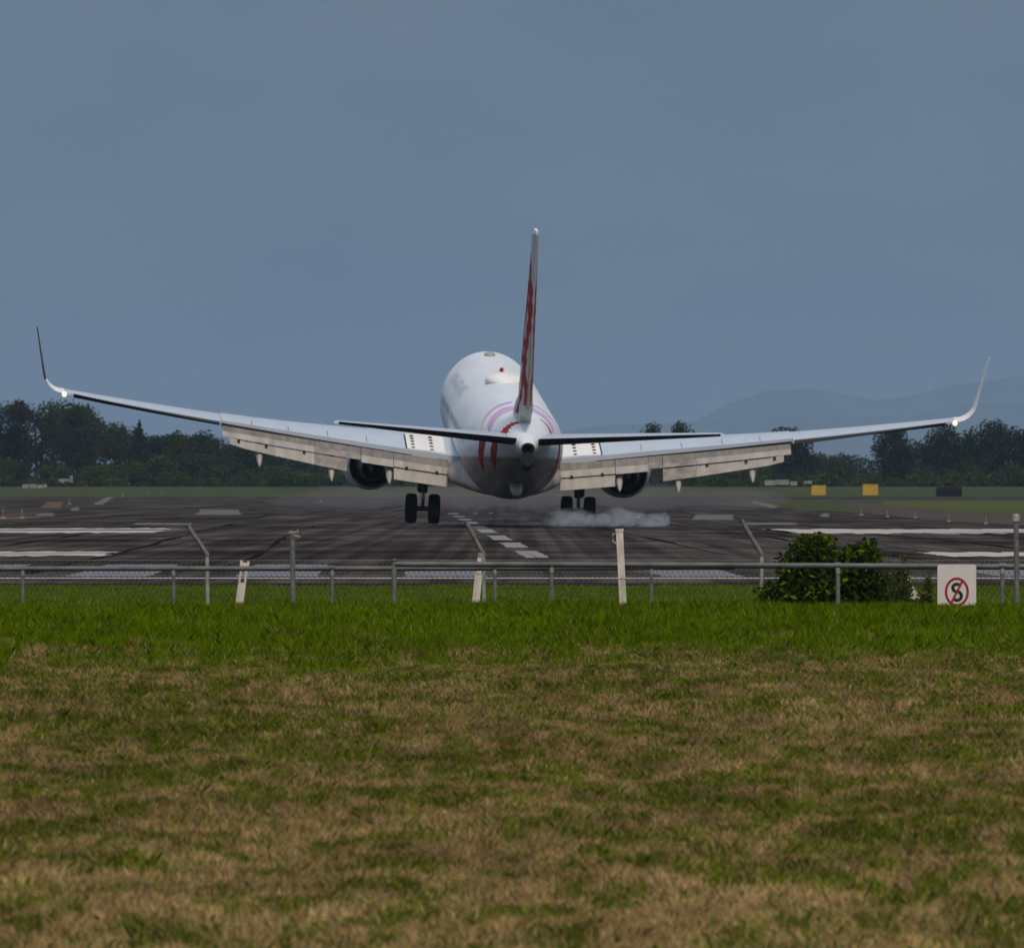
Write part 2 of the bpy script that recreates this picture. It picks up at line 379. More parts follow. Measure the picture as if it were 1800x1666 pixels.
for y_, xa, xb, tk_ in ((352, -14, -3.5, 1.3), (470, -22, 6, 3.0), (618, -24, 30, 5), (640, 2, 34, 4), (404, 3, 16, 1.6), (520, 5, 22, 3.5), (332, -3, 9, .9), (700, -28, -6, 6)):
    A1, A2 = [], []; n_ = 24
    for k in range(n_ + 1):
        x = xa + (xb - xa) * k / n_; wv = (float(fbm(np.array([x * .5]), np.array([y_ * .1]), 4)[0]) - .5) * tk_ * 1.6; ww = tk_ * max(.1, 2 * float(fbm(np.array([x * .9]), np.array([y_ * .3]), 6)[0]) - .6) * min(1, 4 * min(k, n_ - k) / n_ + .02)
        A1.append((x, y_ + wv - ww / 2, .0085)); A2.append((x, y_ + wv + ww / 2, .0085))
    mb.rings([A1, A2], False, False, closed=False)
tag(mb.build('tar_joints', M['tar']), 'dark irregular joints crossing the runway', kind='structure')
marking('earth_verge', [
    [G(0 - 200, 915)[:2], G(40, 913)[:2], G(110, 907)[:2], G(60, 908)[:2], G(-200, 910)[:2]],
    [G(70, 893)[:2], G(105, 893)[:2], G(112, 883)[:2], G(84, 882)[:2]],
], M['rust'], 'patches of orange earth beside the left taxiway', z=.011, rag=.08)
# grass infield to the right of the runway, with its brown edge
vs = [G(1470, 884), G(1530, 903), G(1620, 912), G(1800, 924), G(2000, 936), G(2300, 950), G(2300, 925), G(2000, 912), G(1800, 904), G(1620, 893), G(1530, 884)]
marking('verge', [[p[:2] for p in vs]], M['verge'], 'brown bare verge along the right runway edge', z=.011, rag=.0)
vs = [G(1545, 886), G(1620, 894), G(1700, 901), G(1800, 907), G(2000, 915), G(2300, 928), G(2300, 880), G(1560, 880.5)]
M['farturf'] = paint('far turf', (0.066, 0.078, 0.012), 0.95, var=0.15, scale=.05, spec=.1)
marking('infield_grass', [[p[:2] for p in vs]], M['farturf'], 'strip of green turf beyond the right runway edge', z=.016, rag=.0)

# ------------------------------------------------------------------ grass blades
def blades(name, n, y0, y1, hfun, wid, colfun, label, dens_pow=1.0, margin=1.25, lean=0.5):
    u = nrng.random(n); y = y0 + (y1 - y0) * u ** dens_pow
    half = 900 / F * y * 1.08 + 2.0
    x = (nrng.random(n) * 2 - 1) * half
    z = gz(y) + bump(x, y)
    hgt = hfun(x, y) * nrng.uniform(0.45, 1.15, n); w = wid(y) * nrng.uniform(0.6, 1.3, n)
    az = nrng.uniform(0, 2 * np.pi, n); ln = nrng.uniform(0.05, lean, n) * hgt; la = nrng.uniform(0, 2 * np.pi, n)
    dx, dy = np.cos(az) * w / 2, np.sin(az) * w * 0.5
    lx, ly = np.cos(la) * ln, np.sin(la) * ln
    v = np.empty((n, 5, 3))
    v[:, 0] = np.stack([x - dx, y - dy, z - 0.01], 1); v[:, 1] = np.stack([x + dx, y + dy, z - 0.01], 1)
    v[:, 2] = np.stack([x + dx * .8 + lx * .35, y + dy * .8 + ly * .35, z + hgt * .55], 1)
    v[:, 3] = np.stack([x + lx, y + ly, z + hgt], 1)
    v[:, 4] = np.stack([x - dx * .8 + lx * .35, y - dy * .8 + ly * .35, z + hgt * .55], 1)
    return tag(soup(name, v, n, colfun(x, y, n), M['blade']), label, 'grass', kind='stuff')
def pick(n, cols, p):
    c = np.array(cols); i = nrng.choice(len(c), n, p=p); return c[i] * nrng.uniform(0.82, 1.18, (n, 1))
GREEN = [(0.092, 0.158, 0.001), (0.125, 0.195, 0.001), (0.175, 0.215, 0.003), (0.052, 0.102, 0.001)]
DRY = [(0.42, 0.285, 0.128), (0.32, 0.220, 0.082), (0.50, 0.350, 0.190), (0.28, 0.150, 0.068)]
def lush(x, y, n):
    c = pick(n, GREEN, [.35, .3, .15, .2]); q = fbm(x * 1.1, y * .16, 5)
    q2 = vnoise(x * 7, y * .9, 61); c *= (0.70 + 0.48 * q + 0.55 * (q2 - .3))[:, None]; d = nrng.random(n) < (.02 + .5 * np.clip((vnoise(x * 2.2, y * .5, 90) - .72) * 4, 0, 1) * np.clip((186 - y) / 20, 0, 1)); d |= nrng.random(n) < .75 * np.clip((edge_y(x) + 9 - y) / 14, 0, 1); c[d] = pick(d.sum(), DRY, [.4, .3, .2, .1]); return c
def edge_y(x): return 149 + (fbm(x * .5, x * 0 + 3, 9) - .5) * 26 + (vnoise(x * 5, x * 0 + 8, 12) - .5) * 9
def mown(x, y, n):
    g = pick(n, GREEN + [(.19, .18, .035)], [.26, .14, .12, .22, .26]) * 0.88; d = pick(n, DRY, [.35, .3, .15, .2])
    q = 0.24 * fbm(x * .7, y * .09, 21) + 0.36 * fbm(x * 2.6, y * .40, 33) + .40 * vnoise(x * 7, y * .9, 35)
    near = np.clip((95 - y) / 25, 0, 1) * 0.07
    pr = np.clip((q - 0.405 + near) / 0.28, 0.16, 0.84); isd = nrng.random(n) < pr
    c = np.where(isd[:, None], d * (1 + .35 * np.clip((100 - y) / 30, 0, 1))[:, None], g)
    c *= (0.42 + 0.76 * fbm(x * 2.2, y * .35, 51) + .56 * vnoise(x * 8, y * .8, 52))[:, None]; return c
blades('mown_grass', 680000, 66, 122, lambda x, y: 0.028 + 0.05 * fbm(x * 1.6, y * .35, 71) ** 1.5 + .034 * vnoise(x * 8, y * 1.0, 72) ** 2, lambda y: 0.0052 + (y - 66) * .00003, mown,
       'mown half-dry brown and green grass in the foreground', dens_pow=.8, lean=1.3)
blades('mown_grass', 430000, 122, 172, lambda x, y: 0.028 + 0.05 * fbm(x * 1.4, y * .3, 73) ** 1.5 + .036 * vnoise(x * 7, y * .8, 74) ** 2, lambda y: 0.007 + (y - 122) * .00005, mown,
       'mown half-dry grass farther out, up to the taller green strip', dens_pow=.9, lean=1.3)
_e = blades('lush_grass', 430000, 138, 214, lambda x, y: (0.04 + 0.09 * fbm(x * 1.3, y * .25, 77) + .06 * vnoise(x * 6, y * .8, 78)) * np.clip((y - edge_y(x)) / 16, 0.04, 1), lambda y: .009 + (y - 160) * .00004, lush,
       'tall lush green grass strip in front of the fence', lean=.95)
blades('runway_end_grass', 240000, 224, 256, lambda x, y: .06 + .05 * fbm(x * 1.2, y * .2, 79), lambda y: .014 + 0 * y, lush,
       'green grass strip between the mesh fence and the runway shoulder', lean=.6)
def dryc(x, y, n): return pick(n, DRY, [.3, .3, .1, .3]) * .6
blades('dry_grass', 30000, 215, 222, lambda x, y: .035 + 0 * x, lambda y: .014 + 0 * y, dryc, 'dead brown grass along the foot of the mesh fence')

# ------------------------------------------------------------------ fences and posts
DF = 211.0        # pipe rail
def pipe_fence(name, label, x0, x1, y0, y1, posts, d, rpx, gap=0.0, rk='galv', end=None):
    r = empty(name, (P((x0 + x1) / 2, 0, d).x, d, 0), label, 'fence'); off = Vector(r.location)
    a = P(x0, y0, d) - off; c = P(x1, y1, d) - off; rr = rpx * d / F
    mb = MB(); mb.tube([a, a.lerp(c, .33), a.lerp(c, .66) - Vector((0, 0, .008)), c], rr, 12); mb.build('rail', M[rk], r, 'auto')
    for px in posts:
        t_ = (px - x0) / (x1 - x0); top = a.lerp(c, t_)
        pr = rr * .72
        mb = MB(); mb.tube([(top.x, 0, -.05), (top.x, 0, top.z - rr * .6)], pr, 12); po = mb.build('post', M['galv_dull'], r, 'auto')
        mb = MB(); mb.tube([(top.x, 0, top.z - rr * 2.6), (top.x, 0, top.z - rr * .7)], [pr * 1.12, pr * 1.28], 12); mb.build('collar', M['galv_pale'], po, 'auto')
        mb = MB(); mb.tube([(top.x - rr * 1.1, 0, top.z), (top.x + rr * 1.1, 0, top.z)], rr * 1.09, 12); mb.build('clamp', M['galv'], po, 'auto')
    if end:
        mb = MB(); mb.tube([(a.x, 0, -.05), (a.x, 0, a.z + rr * 1.3)], rr * .85, 12); po = mb.build('post', M['galv_dull'], r, 'auto')
        mb = MB(); mb.ellipsoid((a.x, 0, a.z + rr * 1.3), (rr * 1.1, rr * 1.1, rr * .5)); mb.build('cap', M['galv'], po, 'auto')
    return r
pipe_fence('pipe_rail_fence', 'long grey pipe rail fence running in from the left side, behind the second rail', -420, 1290, 1000.5, 997, [-240, 40, 305, 584, 870, 1145], 212.2, 4.4)
pipe_fence('pipe_rail_fence', 'grey pipe rail fence starting at the capped end post and passing behind the sign', 693, 2260, 991.5, 996.5, [970, 1473, 1762, 2040], 210.6, 5.2, end=True)

DM = 214.0
mesh_top, mesh_bot = 984.0, 1066.0
cl = empty('chain_link_fence', (0, DM, 0), 'low grey chain link fence with three cranked posts, behind the pipe rails', 'fence')
zt = P(0, mesh_top, DM).z; zb = 0.02; pitch = 0.066; hh = zt - zb; wr = 0.0026
mb = MB(); x = -9.6
lean_ = hh * 0.62
while x < 9.6:
    for sgn in (1, -1):
        x0_, x1_ = x - sgn * lean_ / 2, x + sgn * lean_ / 2; dy = 0.004 * sgn
        nseg = 1
        i = len(mb.v)
        for (xx, zz) in ((x0_, zb), (x1_, zt)):
            sag = 0.012 * math.sin(xx * 1.7)
            mb.v += [(xx - wr, dy, zz + sag), (xx + wr, dy - wr, zz + sag), (xx + wr * .6, dy + wr, zz + sag)]
        mb.f += [(i, i + 1, i + 4, i + 3), (i + 1, i + 2, i + 5, i + 4), (i + 2, i, i + 3, i + 5)]
    x += pitch
mb.build('wire_mesh', M['wire'], cl)
mb = MB(); mb.tube([(-9.6, 0, zt), (-4, 0, zt - .006), (0, 0, zt), (5, 0, zt - .008), (9.6, 0, zt)], .003, 6)
mb.tube([(-9.6, 0, zt - .2), (9.6, 0, zt - .2)], .0024, 6); mb.build('strand_wire', M['wire'], cl)
for (bx, kx, ky, tx, ty, base) in ((365, 364, 975, 330, 924, 1074), (851, 850, 976, 819, 917, 1074), (1339, 1339, 975, 1303, 914, 1065)):
    a = P(bx, base, DM); k = P(kx, ky, DM); tpt = P(tx, ty, DM)
    a.y = k.y = tpt.y = 0; a.z = -.05
    mb = MB(); mb.tube([a, k - Vector((0, 0, .02))], .026, 12); po = mb.build('post', M['galv_pale'], cl, 'auto')
    mb = MB(); mb.tube([k - Vector((0, 0, .02)), k + Vector((0, 0, .01)), k.lerp(tpt, .15), tpt], .030, 12); mb.build('cranked_arm', M['galv_dull'], po, 'auto')
    mb = MB(); mb.tube([tpt.lerp(k, .02), tpt + (tpt - k).normalized() * .01], .033, 12); mb.build('cap', M['galv'], po, 'auto')

def stick(name, label, cat, base_px, top_px, d, rx_, mat, square=False):
    a = P(base_px[0], base_px[1], d); c_ = P(top_px[0], top_px[1], d)
    r = empty(name, (a.x, d, 0), label, cat); v = Vector((c_.x - a.x, 0, c_.z)); w = v.normalized()
    return r, v, w
# slender grey post with torn plastic at its top
r, v, w = stick('steel_post', 'slender dull steel post topped by a torn scrap of white plastic', 'post', (515, 1066), (514, 936), 209.6, .03, None)
mb = MB(); mb.tube([(0, 0, -.05), v], .033, 12); mb.build('shaft', M['galv_dull'], r, 'auto')
mb = MB(); mb.box((v.x - .008, 0, v.z + .005), (.075, .07, .03)); mb.build('cap', M['galv_pale'], r)
mb = MB()
for a_, c1_, c2_ in (((.02, -.01), (.075, .062), (.085, .012)), ((.02, -.02), (.115, -.03), (.07, -.085)), ((.01, -.03), (.105, -.06), (.03, -.10)), ((.02, 0), (.10, .0), (.11, -.03))):
    i = len(mb.v); mb.v += [(v.x + a_[0], -.03, v.z + a_[1]), (v.x + c1_[0], -.05, v.z + c1_[1]), (v.x + c2_[0], .02, v.z + c2_[1]), (v.x + .03, 0.03, v.z - .02)]
    mb.f += [(i, i + 1, i + 2), (i, i + 1, i + 3), (i + 1, i + 2, i + 3), (i, i + 2, i + 3)]
mb.build('plastic_scrap', M['whitepost'], r)
# tall white square post
r, v, w = stick('white_post', 'tall upright white square post with a small hook, in front of the rail', 'post', (1096, 1062), (1089, 934), 209.0, .04, None)
mb = MB(); Mx = Matrix.Rotation(math.atan2(v.x, v.z), 3, 'Y')
mb.box((v.x / 2, 0, v.z / 2), (.088, .088, v.z + .02), M=Mx); o = mb.build('shaft', M['whitepost'], r)
mb = MB(); mb.box((v.x, 0, v.z + .018), (.10, .10, .03), M=Mx); mb.build('cap', M['whitepost'], r)
mb = MB(); mb.tube([(v.x - .05, -.02, v.z - .02), (v.x - .085, -.02, v.z - .05), (v.x - .085, -.02, v.z - .12), (v.x - .045, -.02, v.z - .15)], .012, 8); mb.build('hook', M['galv_pale'], r, 'auto')
mb = MB(); mb.box((v.x * .4, 0, v.z * .42), (.094, .094, .008), M=Mx); mb.build('joint_band', M['galv_dull'], r)
# leaning slotted white post
r, v, w = stick('white_post', 'leaning white slotted plastic post, the shorter one behind the left rail', 'post', (419, 1070), (430, 992), 213.0, .04, None)
Mx = Matrix.Rotation(math.atan2(v.x, v.z), 3, 'Y'); L = v.length
def along(t_, dx=0): return Vector((w.x * t_ * L + w.z * dx, 0, w.z * t_ * L - w.x * dx))
mb = MB()
mb.box(along(.30), (.10, .03, L * .62), M=Mx)
for s_ in (-1, 1): mb.box(along(.79, s_ * .036), (.026, .03, L * .38), M=Mx)
mb.box(along(1.0), (.115, .032, .05), M=Mx); mb.box(along(1.02, -.045), (.03, .033, .07), M=Mx); mb.box(along(1.02, .045), (.03, .033, .07), M=Mx)
mb.build('slotted_panel', M['whitepost'], r)
mb = MB(); mb.box(along(-.03), (.05, .028, .10), M=Mx); mb.build('stake', M['whitepost'], r)
# leaning white post by the middle cranked post
r, v, w = stick('white_post', 'leaning white tapered post beside the middle cranked fence post', 'post', (835, 1070), (845, 973), 213.1, .04, None)
Mx = Matrix.Rotation(math.atan2(v.x, v.z), 3, 'Y'); L = v.length
mb = MB(); mb.box(along(.32), (.094, .03, L * .66), M=Mx); mb.box(along(.80), (.066, .03, L * .32), M=Mx); mb.build('panel', M['whitepost'], r)
mb = MB(); mb.box(along(.98), (.06, .05, .05), M=Mx); mb.box(along(.88, .03), (.03, .05, .07), M=Mx); mb.build('bracket', M['galv_pale'], r)
# slim grey post at the right edge with cap
r, v, w = stick('steel_post', 'slim grey steel post with a round cap, right of the no stopping sign', 'post', (1788, 1062), (1786, 915), 208.6, .03, None)
mb = MB(); mb.tube([(0, 0, -.05), v], .033, 12); mb.build('shaft', M['galv_dull'], r, 'auto')
mb = MB(); mb.tube([v - Vector((0, 0, .01)), v + Vector((0, 0, .055)), v + Vector((0, 0, .085))], [.048, .048, .036], 14); mb.build('cap', M['galv_pale'], r, 'auto')

# no stopping sign
DS = 205.0; s0 = P(1682, 1075, DS); s1 = P(1682, 992, DS)
r = empty('parking_sign', (s0.x, DS, 0), 'white no stopping sign with black S in a red slashed ring', 'sign', rot=(0, 0, math.radians(-4)))
ux = DS / F   # one photo pixel in metres
zc = P(0, 1040, DS).z; ztop = s1.z; zbot = -.02; hw = 34 * ux
mb = MB()
def rrect(hw, z0, z1, rad, y, n=6):
    pts = []
    for cx_, cz_, a0 in ((hw - rad, z0 + rad, -90), (hw - rad, z1 - rad, 0), (-hw + rad, z1 - rad, 90), (-hw + rad, z0 + rad, 180)):
        for k in range(n + 1):
            a = math.radians(a0 + 90 * k / n); pts.append((cx_ + rad * math.cos(a), y, cz_ + rad * math.sin(a)))
    return pts
mb.rings([rrect(hw, zbot, ztop, .028, -.004), rrect(hw, zbot, ztop, .028, .004)]); mb.build('sign_plate', M['signwhite'], r)
mb = MB(); i = 0; n = 56; RX, RZ = 21.2 * ux, 25.5 * ux; tk = 4.3 * ux
ringo = [(RX * math.cos(2 * math.pi * k / n), RZ * math.sin(2 * math.pi * k / n)) for k in range(n)]
ringi = [((RX - tk) * math.cos(2 * math.pi * k / n), (RZ - tk) * math.sin(2 * math.pi * k / n)) for k in range(n)]
o_f = [(a, -.0075, zc + b_) for a, b_ in ringo]; i_f = [(a, -.0075, zc + b_) for a, b_ in ringi]
o_b = [(a, -.0038, zc + b_) for a, b_ in ringo]; i_b = [(a, -.0038, zc + b_) for a, b_ in ringi]
mb.rings([o_b, o_f, i_f, i_b], False, False); mb.build('red_ring', M['signred'], r)
mb = MB(); ang = math.radians(63)
mb.box((0, -.0080, zc), (3.6 * ux, .006, 46 * ux), M=Matrix.Rotation(math.radians(90) - ang, 3, 'Y')); mb.build('red_slash', M['signred'], r)
# the letter S as a swept stroke
pts = []
for k in range(15):
    a = math.radians(25 + 245 * k / 14); pts.append((7.2 * math.cos(a), 7.0 + 6.6 * math.sin(a)))
for k in range(1, 15):
    a = math.radians(90 - 245 * k / 14); pts.append((0.4 + 7.6 * math.cos(a), -7.2 + 7.6 * math.sin(a)))
mb = MB(); prev = None; w_ = 2.9; secs = []
for k, (a, b_) in enumerate(pts):
    q = Vector(pts[min(k + 1, len(pts) - 1)]) - Vector(pts[max(k - 1, 0)]); q.normalize(); nx_, nz_ = -q.y * w_, q.x * w_
    secs.append([((a + nx_) * ux, -.0060, zc + (b_ + nz_) * ux), ((a - nx_) * ux, -.0060, zc + (b_ - nz_) * ux), ((a - nx_) * ux, -.0038, zc + (b_ - nz_) * ux), ((a + nx_) * ux, -.0038, zc + (b_ + nz_) * ux)])
mb.rings(secs); mb.build('letter', M['signblack'], r)
mb = MB(); mb.tube([(0, .03, -.05), (0, .03, ztop - .03)], .022, 10); mb.build('post', M['galv_dull'], r, 'auto')

# ------------------------------------------------------------------ vegetation
def leaf_cloud(lobes, n, size, tones, squash=1.0, shell=0.55, flat=0.0, seed=0):
    """n leaf faces through the volume of ellipsoid lobes; returns verts and tones"""
    g = np.random.default_rng(seed); L_ = np.array(lobes, float)
    vol = L_[:, 3] * L_[:, 4] * L_[:, 5]; idx = g.choice(len(L_), n, p=vol / vol.sum()); Lb = L_[idx]
    dvec = g.normal(size=(n, 3)); dvec /= np.linalg.norm(dvec, axis=1)[:, None]
    rad = g.uniform(shell, 1.08, n) ** 0.8
    lump = 0.82 + 0.36 * vnoise(dvec[:, 0] * 3 + idx, dvec[:, 2] * 3 + dvec[:, 1] * 2, seed)
    c = Lb[:, :3] + dvec * Lb[:, 3:6] * (rad * lump)[:, None]
    a = g.normal(size=(n, 3)); a /= np.linalg.norm(a, axis=1)[:, None]
    b_ = np.cross(a, g.normal(size=(n, 3))); b_ /= np.linalg.norm(b_, axis=1)[:, None]
    s = size * g.uniform(.6, 1.3, n)[:, None]
    v = np.stack([c - a * s, c + b_ * s * .45, c + a * s, c - b_ * s * .45], 1)
    T = np.array(tones, float); tn = T[g.integers(0, len(T), n)] * g.uniform(.65, 1.3, (n, 1))
    return v, tn, idx
# creeper bush over the fence
DB = 213.4
bc = P(1462, 1066, DB); up = DB / F
bush = empty('bush', (bc.x, DB, 0), 'dark green leafy bush growing through the fence left of the sign', 'bush')
def lob(px, py, rxp, rzp, ry=.3): 
    q = P(px, py, DB); return (q.x - bc.x, 0.05, q.z, rxp * up, ry, rzp * up)
lobes = [lob(1434, 964, 38, 30), lob(1400, 1000, 42, 40), lob(1518, 978, 38, 32), lob(1568, 1028, 36, 34, .25), lob(1470, 1018, 78, 38), lob(1476, 992, 34, 30, .22), lob(1380, 1045, 52, 30), lob(1450, 1045, 80, 30, .4), lob(1530, 1035, 58, 40, .35), lob(1555, 1050, 40, 24, .25), lob(1410, 962, 22, 18), lob(1350, 1058, 26, 12, .2), lob(1600, 1060, 26, 12, .2)]
v, tn, _ = leaf_cloud(lobes, 8200, .050, [(.030, .060, .003), (.018, .038, .004), (.060, .100, .002), (.10, .15, .002), (.018, .036, .004), (.03, .05, .01)], shell=.15, seed=3)
soup('foliage', v, 0, tn, M['leaf'], bush)
mb = MB()
for k in range(16):
    a = rng.uniform(-.75, .7); mb.tube([(a * .5, rng.uniform(-.1, .1), -.03), (a * .8, rng.uniform(-.15, .15), .3), (a, rng.uniform(-.2, .2), rng.uniform(.5, .85))], [.014, .009, .004], 6)
mb.build('stems', M['bark'], bush)
# a weedy straggle right of the bush
def weed(px, py, d, n, hgt, spread, label, cols, seed, cat='weed'):
    g = random.Random(seed); q = P(px, py, d)
    mb = MB(); r = empty('weed', (q.x, d, float(gz(d))), label, cat)
    for k in range(n):
        a = g.uniform(-spread, spread); h_ = hgt * g.uniform(.5, 1.1); b_ = g.uniform(-.1, .1)
        mb.tube([(a * .02, b_ * .02, -.02), (a * .6, b_ * .6, h_ * .55), (a * 1.15, b_, h_)], [.005, .004, .002], 4)
    mb.build('stems', paint('weed stem', cols, .8), r)
    lbs = [(0, 0, hgt * .3, spread * .9, .12, hgt * .35), (spread * .3, 0, hgt * .65, spread * .5, .1, hgt * .3)]
    v, tn, _ = leaf_cloud(lbs, n * 26, .030, [(.05, .08, .015), (.07, .09, .02), (.10, .10, .03)], shell=.1, seed=seed)
    soup('leaves', v, 0, tn, M['leaf'], r)
weed(1578, 1066, 212.8, 26, .75, .22, 'tall thin straggly weeds at the right side of the bush', (.06, .07, .02), 5)
weed(1626, 1066, 212.7, 16, .52, .14, 'shorter thin weeds between the bush and the sign', (.06, .07, .02), 6)
weed(1325, 1064, 212.9, 10, .16, .2, 'low dark weeds at the left foot of the bush', (.05, .06, .02), 8)
# pale leaning plank in the weeds
a = P(1592, 1024, 213.9); c_ = P(1618, 1066, 213.9)
r = empty('plank', (c_.x, 213.9, 0), 'pale broken board leaning in the weeds beside the sign', 'board')
mb = MB(); v_ = Vector((a.x - c_.x, 0, a.z)); Mx = Matrix.Rotation(math.atan2(v_.x, v_.z), 3, 'Y'); mb.box((v_.x / 2, 0, v_.z / 2), (.13, .03, v_.length), M=Mx)
mb.box((v_.x * .95, .0, v_.z * .97), (.08, .028, .10), M=Matrix.Rotation(math.atan2(v_.x, v_.z) + .3, 3, 'Y')); mb.build('board', M['whitepost'], r)
# stray dry stalks standing above the lush strip
for k, (px, py, d, h_, ln, lab) in enumerate(((1010, 1075, 200, .22, .05, 'thin dry grass stalk standing left of the tall white post'), (1135, 1100, 190, .24, -.09, 'bent dry grass stalk leaning left below the white post'), (1085, 1110, 185, .22, .08, 'pale dry stalk in the green grass below the middle rails'), (730, 1078, 203, .16, .02, 'short yellow grass stalk right of the capped end post'), (1325, 1075, 203, .16, -.05, 'small dry grass stalk left of the bush'))):
    q = P(px, py, d); mb = MB(); z0 = float(gz(d))
    mb.tube([(0, 0, 0), (ln * .3, 0, h_ * .5), (ln, 0, h_)], [.006, .005, .003], 5); o = mb.build('grass_stalk', paint('dry stalk', (.30, .24, .10), .8)); o.location = (q.x, d, z0)
    tag(o, lab, 'grass stalk')

# far woodland
DT = 2400.0; TP = DT / F
prof = [(-700, 700), (-300, 705), (0, 714), (40, 709), (90, 711), (130, 714), (170, 727), (200, 754), (245, 768), (290, 768), (340, 768), (400, 776), (520, 798), (620, 815), (760, 826), (900, 822), (1000, 806), (1130, 792), (1300, 793), (1420, 800), (1530, 806), (1650, 790), (1900, 782), (2600, 775)]
px_ = [p[0] for p in prof]; py_ = [p[1] for p in prof]
gf = np.random.default_rng(5); V = []; T = []
TONES = [(.026, .038, .018), (.036, .052, .012), (.056, .066, .012), (.020, .030, .022), (.048, .042, .028), (.040, .062, .010)]
def wood(xr, count, ybase_fun, ytop_fun, d0, d1, size, tones, dark=1.0, sz=1.0, nl=230, seed=0):
    for k in range(count):
        px = gf.uniform(*xr); tp = ytop_fun(px); bs = ybase_fun(px); d = gf.uniform(d0, d1)
        rr = gf.uniform(16, 34) * sz; py = gf.uniform(tp + rr * .75, max(bs, tp + rr * .8))
        if k % 3 == 0: py = tp + rr * gf.uniform(.7, .95)
        q = P(px, py, d); s = d / F; zr = rr * gf.uniform(.7, 1.05) * s; size = .27; nl_ = int(nl * 2.7)
        lb = [(q.x, d, q.z, rr * s * 1.2, rr * s, zr), (q.x + gf.uniform(-.7, .7) * rr * s, d, q.z + zr * .45, rr * s * .7, rr * s * .7, zr * .6), (q.x + gf.uniform(-.9, .9) * rr * s, d, q.z - zr * .4, rr * s * .7, rr * s * .7, zr * .6)]
        t0 = np.array(tones[gf.integers(0, len(tones))]) * gf.uniform(.75, 1.25) * dark
        v, tn, _ = leaf_cloud(lb, nl_, size, [tuple(t0), tuple(t0 * .75), tuple(t0 * 1.2)], shell=.35, seed=int(gf.integers(1e6)))
        V.append(v); T.append(tn)
top = lambda x: float(np.interp(x, px_, py_))
wood((-650, 1000), 360, lambda x: 850, top, 2440, 2560, .30, TONES, dark=.85)
wood((1000, 2500), 200, lambda x: 856, top, 2440, 2560, .30, TONES, dark=.85)
wood((-650, 2500), 240, lambda x: 852, lambda x: max(top(x) + 30, 808 + 12 * math.sin(x * .013)), 2400, 2440, .30, [(.044, .060, .012), (.052, .056, .016), (.032, .044, .012)], sz=.8)
wood((-650, 2500), 260, lambda x: 858, lambda x: 836 + 5 * math.sin(x * .021), 2360, 2400, .26, [(.048, .070, .010), (.038, .05, .012)], sz=.5, nl=130)
tag(soup('woodland', np.concatenate(V), 0, np.concatenate(T), M['leaf']), 'mass of dark bushland and scrub along the far side of the airfield', 'woodland', kind='stuff')

def tree(name, label, px, top_y, base_y, wpx, lobes_rel, tones, d=2390.0, nl=1500, group=None, size=.27):
    """lobes_rel: (x, z, rx, rz) in units of tree height above its base"""
    q = P(px, base_y, d); hgt = (base_y - top_y) * d / F; g0 = float(gz(d))
    z0 = q.z - g0
    r = empty(name, (q.x, d, g0), label, 'tree', group)
    hgt += z0; lb = [(a * hgt, rng.uniform(-.06, .06) * hgt, c * hgt, e * hgt, e * hgt * .9, f_ * hgt) for a, c, e, f_ in lobes_rel]
    mb = MB(); mb.tube([(0, 0, -.3), (.01 * hgt, 0, hgt * .35), (0, 0, hgt * .72)], [hgt * .03, hgt * .022, hgt * .01], 8)
    for a, c, e, f_ in lobes_rel[:5]: mb.tube([(0, 0, hgt * .28), (a * hgt * .6, 0, c * hgt * .8), (a * hgt, 0, c * hgt)], [hgt * .015, hgt * .01, hgt * .004], 6)
    mb.build('trunk', M['bark'], r, 'auto')
    v, tn, _ = leaf_cloud(lb, int(nl * 1.8), size, tones, shell=.12, seed=abs(int(px)) + 1); soup('crown', v, 0, tn, M['leaf'], r); return r
DK = [(.026, .036, .016), (.020, .030, .018), (.036, .046, .014)]
conifer = [(0, .97, .012, .05), (0, .90, .035, .05), (0, .82, .06, .06), (0, .73, .085, .06), (0, .62, .11, .07), (0, .48, .14, .1)]
round_ = [(0, .72, .26, .26), (-.22, .55, .22, .22), (.22, .58, .24, .22), (0, .45, .30, .2), (.1, .86, .14, .13)]
tall_ = [(0, .78, .17, .2), (-.08, .6, .2, .2), (.1, .55, .2, .22), (0, .36, .24, .2), (-.05, .92, .1, .08)]
forked = [(-.22, .84, .15, .13), (.2, .84, .18, .13), (-.2, .62, .2, .16), (.2, .6, .22, .16), (0, .4, .3, .2)]
tree('conifer_tree', 'pointed conifer rising alone above the left bushland', 245, 736, 830, 20, conifer, DK, d=2430, nl=1500)
tree('bushland_tree', 'twin-crowned tree rising above the right tailplane', 1172, 738, 858, 80, forked, DK, d=2450, nl=2200)
tree('bushland_tree', 'dark tree showing behind the outer end of the right flap', 1385, 748, 858, 70, [(0, .78, .3, .2), (-.25, .7, .2, .15), (.2, .6, .24, .22), (0, .4, .3, .25)], DK, nl=2300)
tree('bushland_tree', 'tall narrow-waisted tree under the outer right wing', 1572, 748, 858, 70, [(-.05, .8, .26, .2), (-.2, .6, .2, .2), (.14, .6, .26, .2), (0, .35, .3, .25)], DK, nl=2400)
tree('bushland_tree', 'broad dark tree directly beneath the right wingtip lamp', 1655, 744, 858, 80, round_, DK, nl=2200)
tree('bushland_tree', 'big rounded dark tree just right of the right winglet', 1745, 737, 858, 90, round_ + [(.36, .7, .2, .2), (-.34, .7, .18, .18)], DK, nl=3200)
tree('bushland_tree', 'dark tree cut by the right edge of the photo', 1822, 748, 858, 90, round_, DK, nl=2000)
tree('bushland_tree', 'dark domed tree at the left edge of the photo', -8, 704, 830, 90, round_, DK, d=2470, nl=1800)
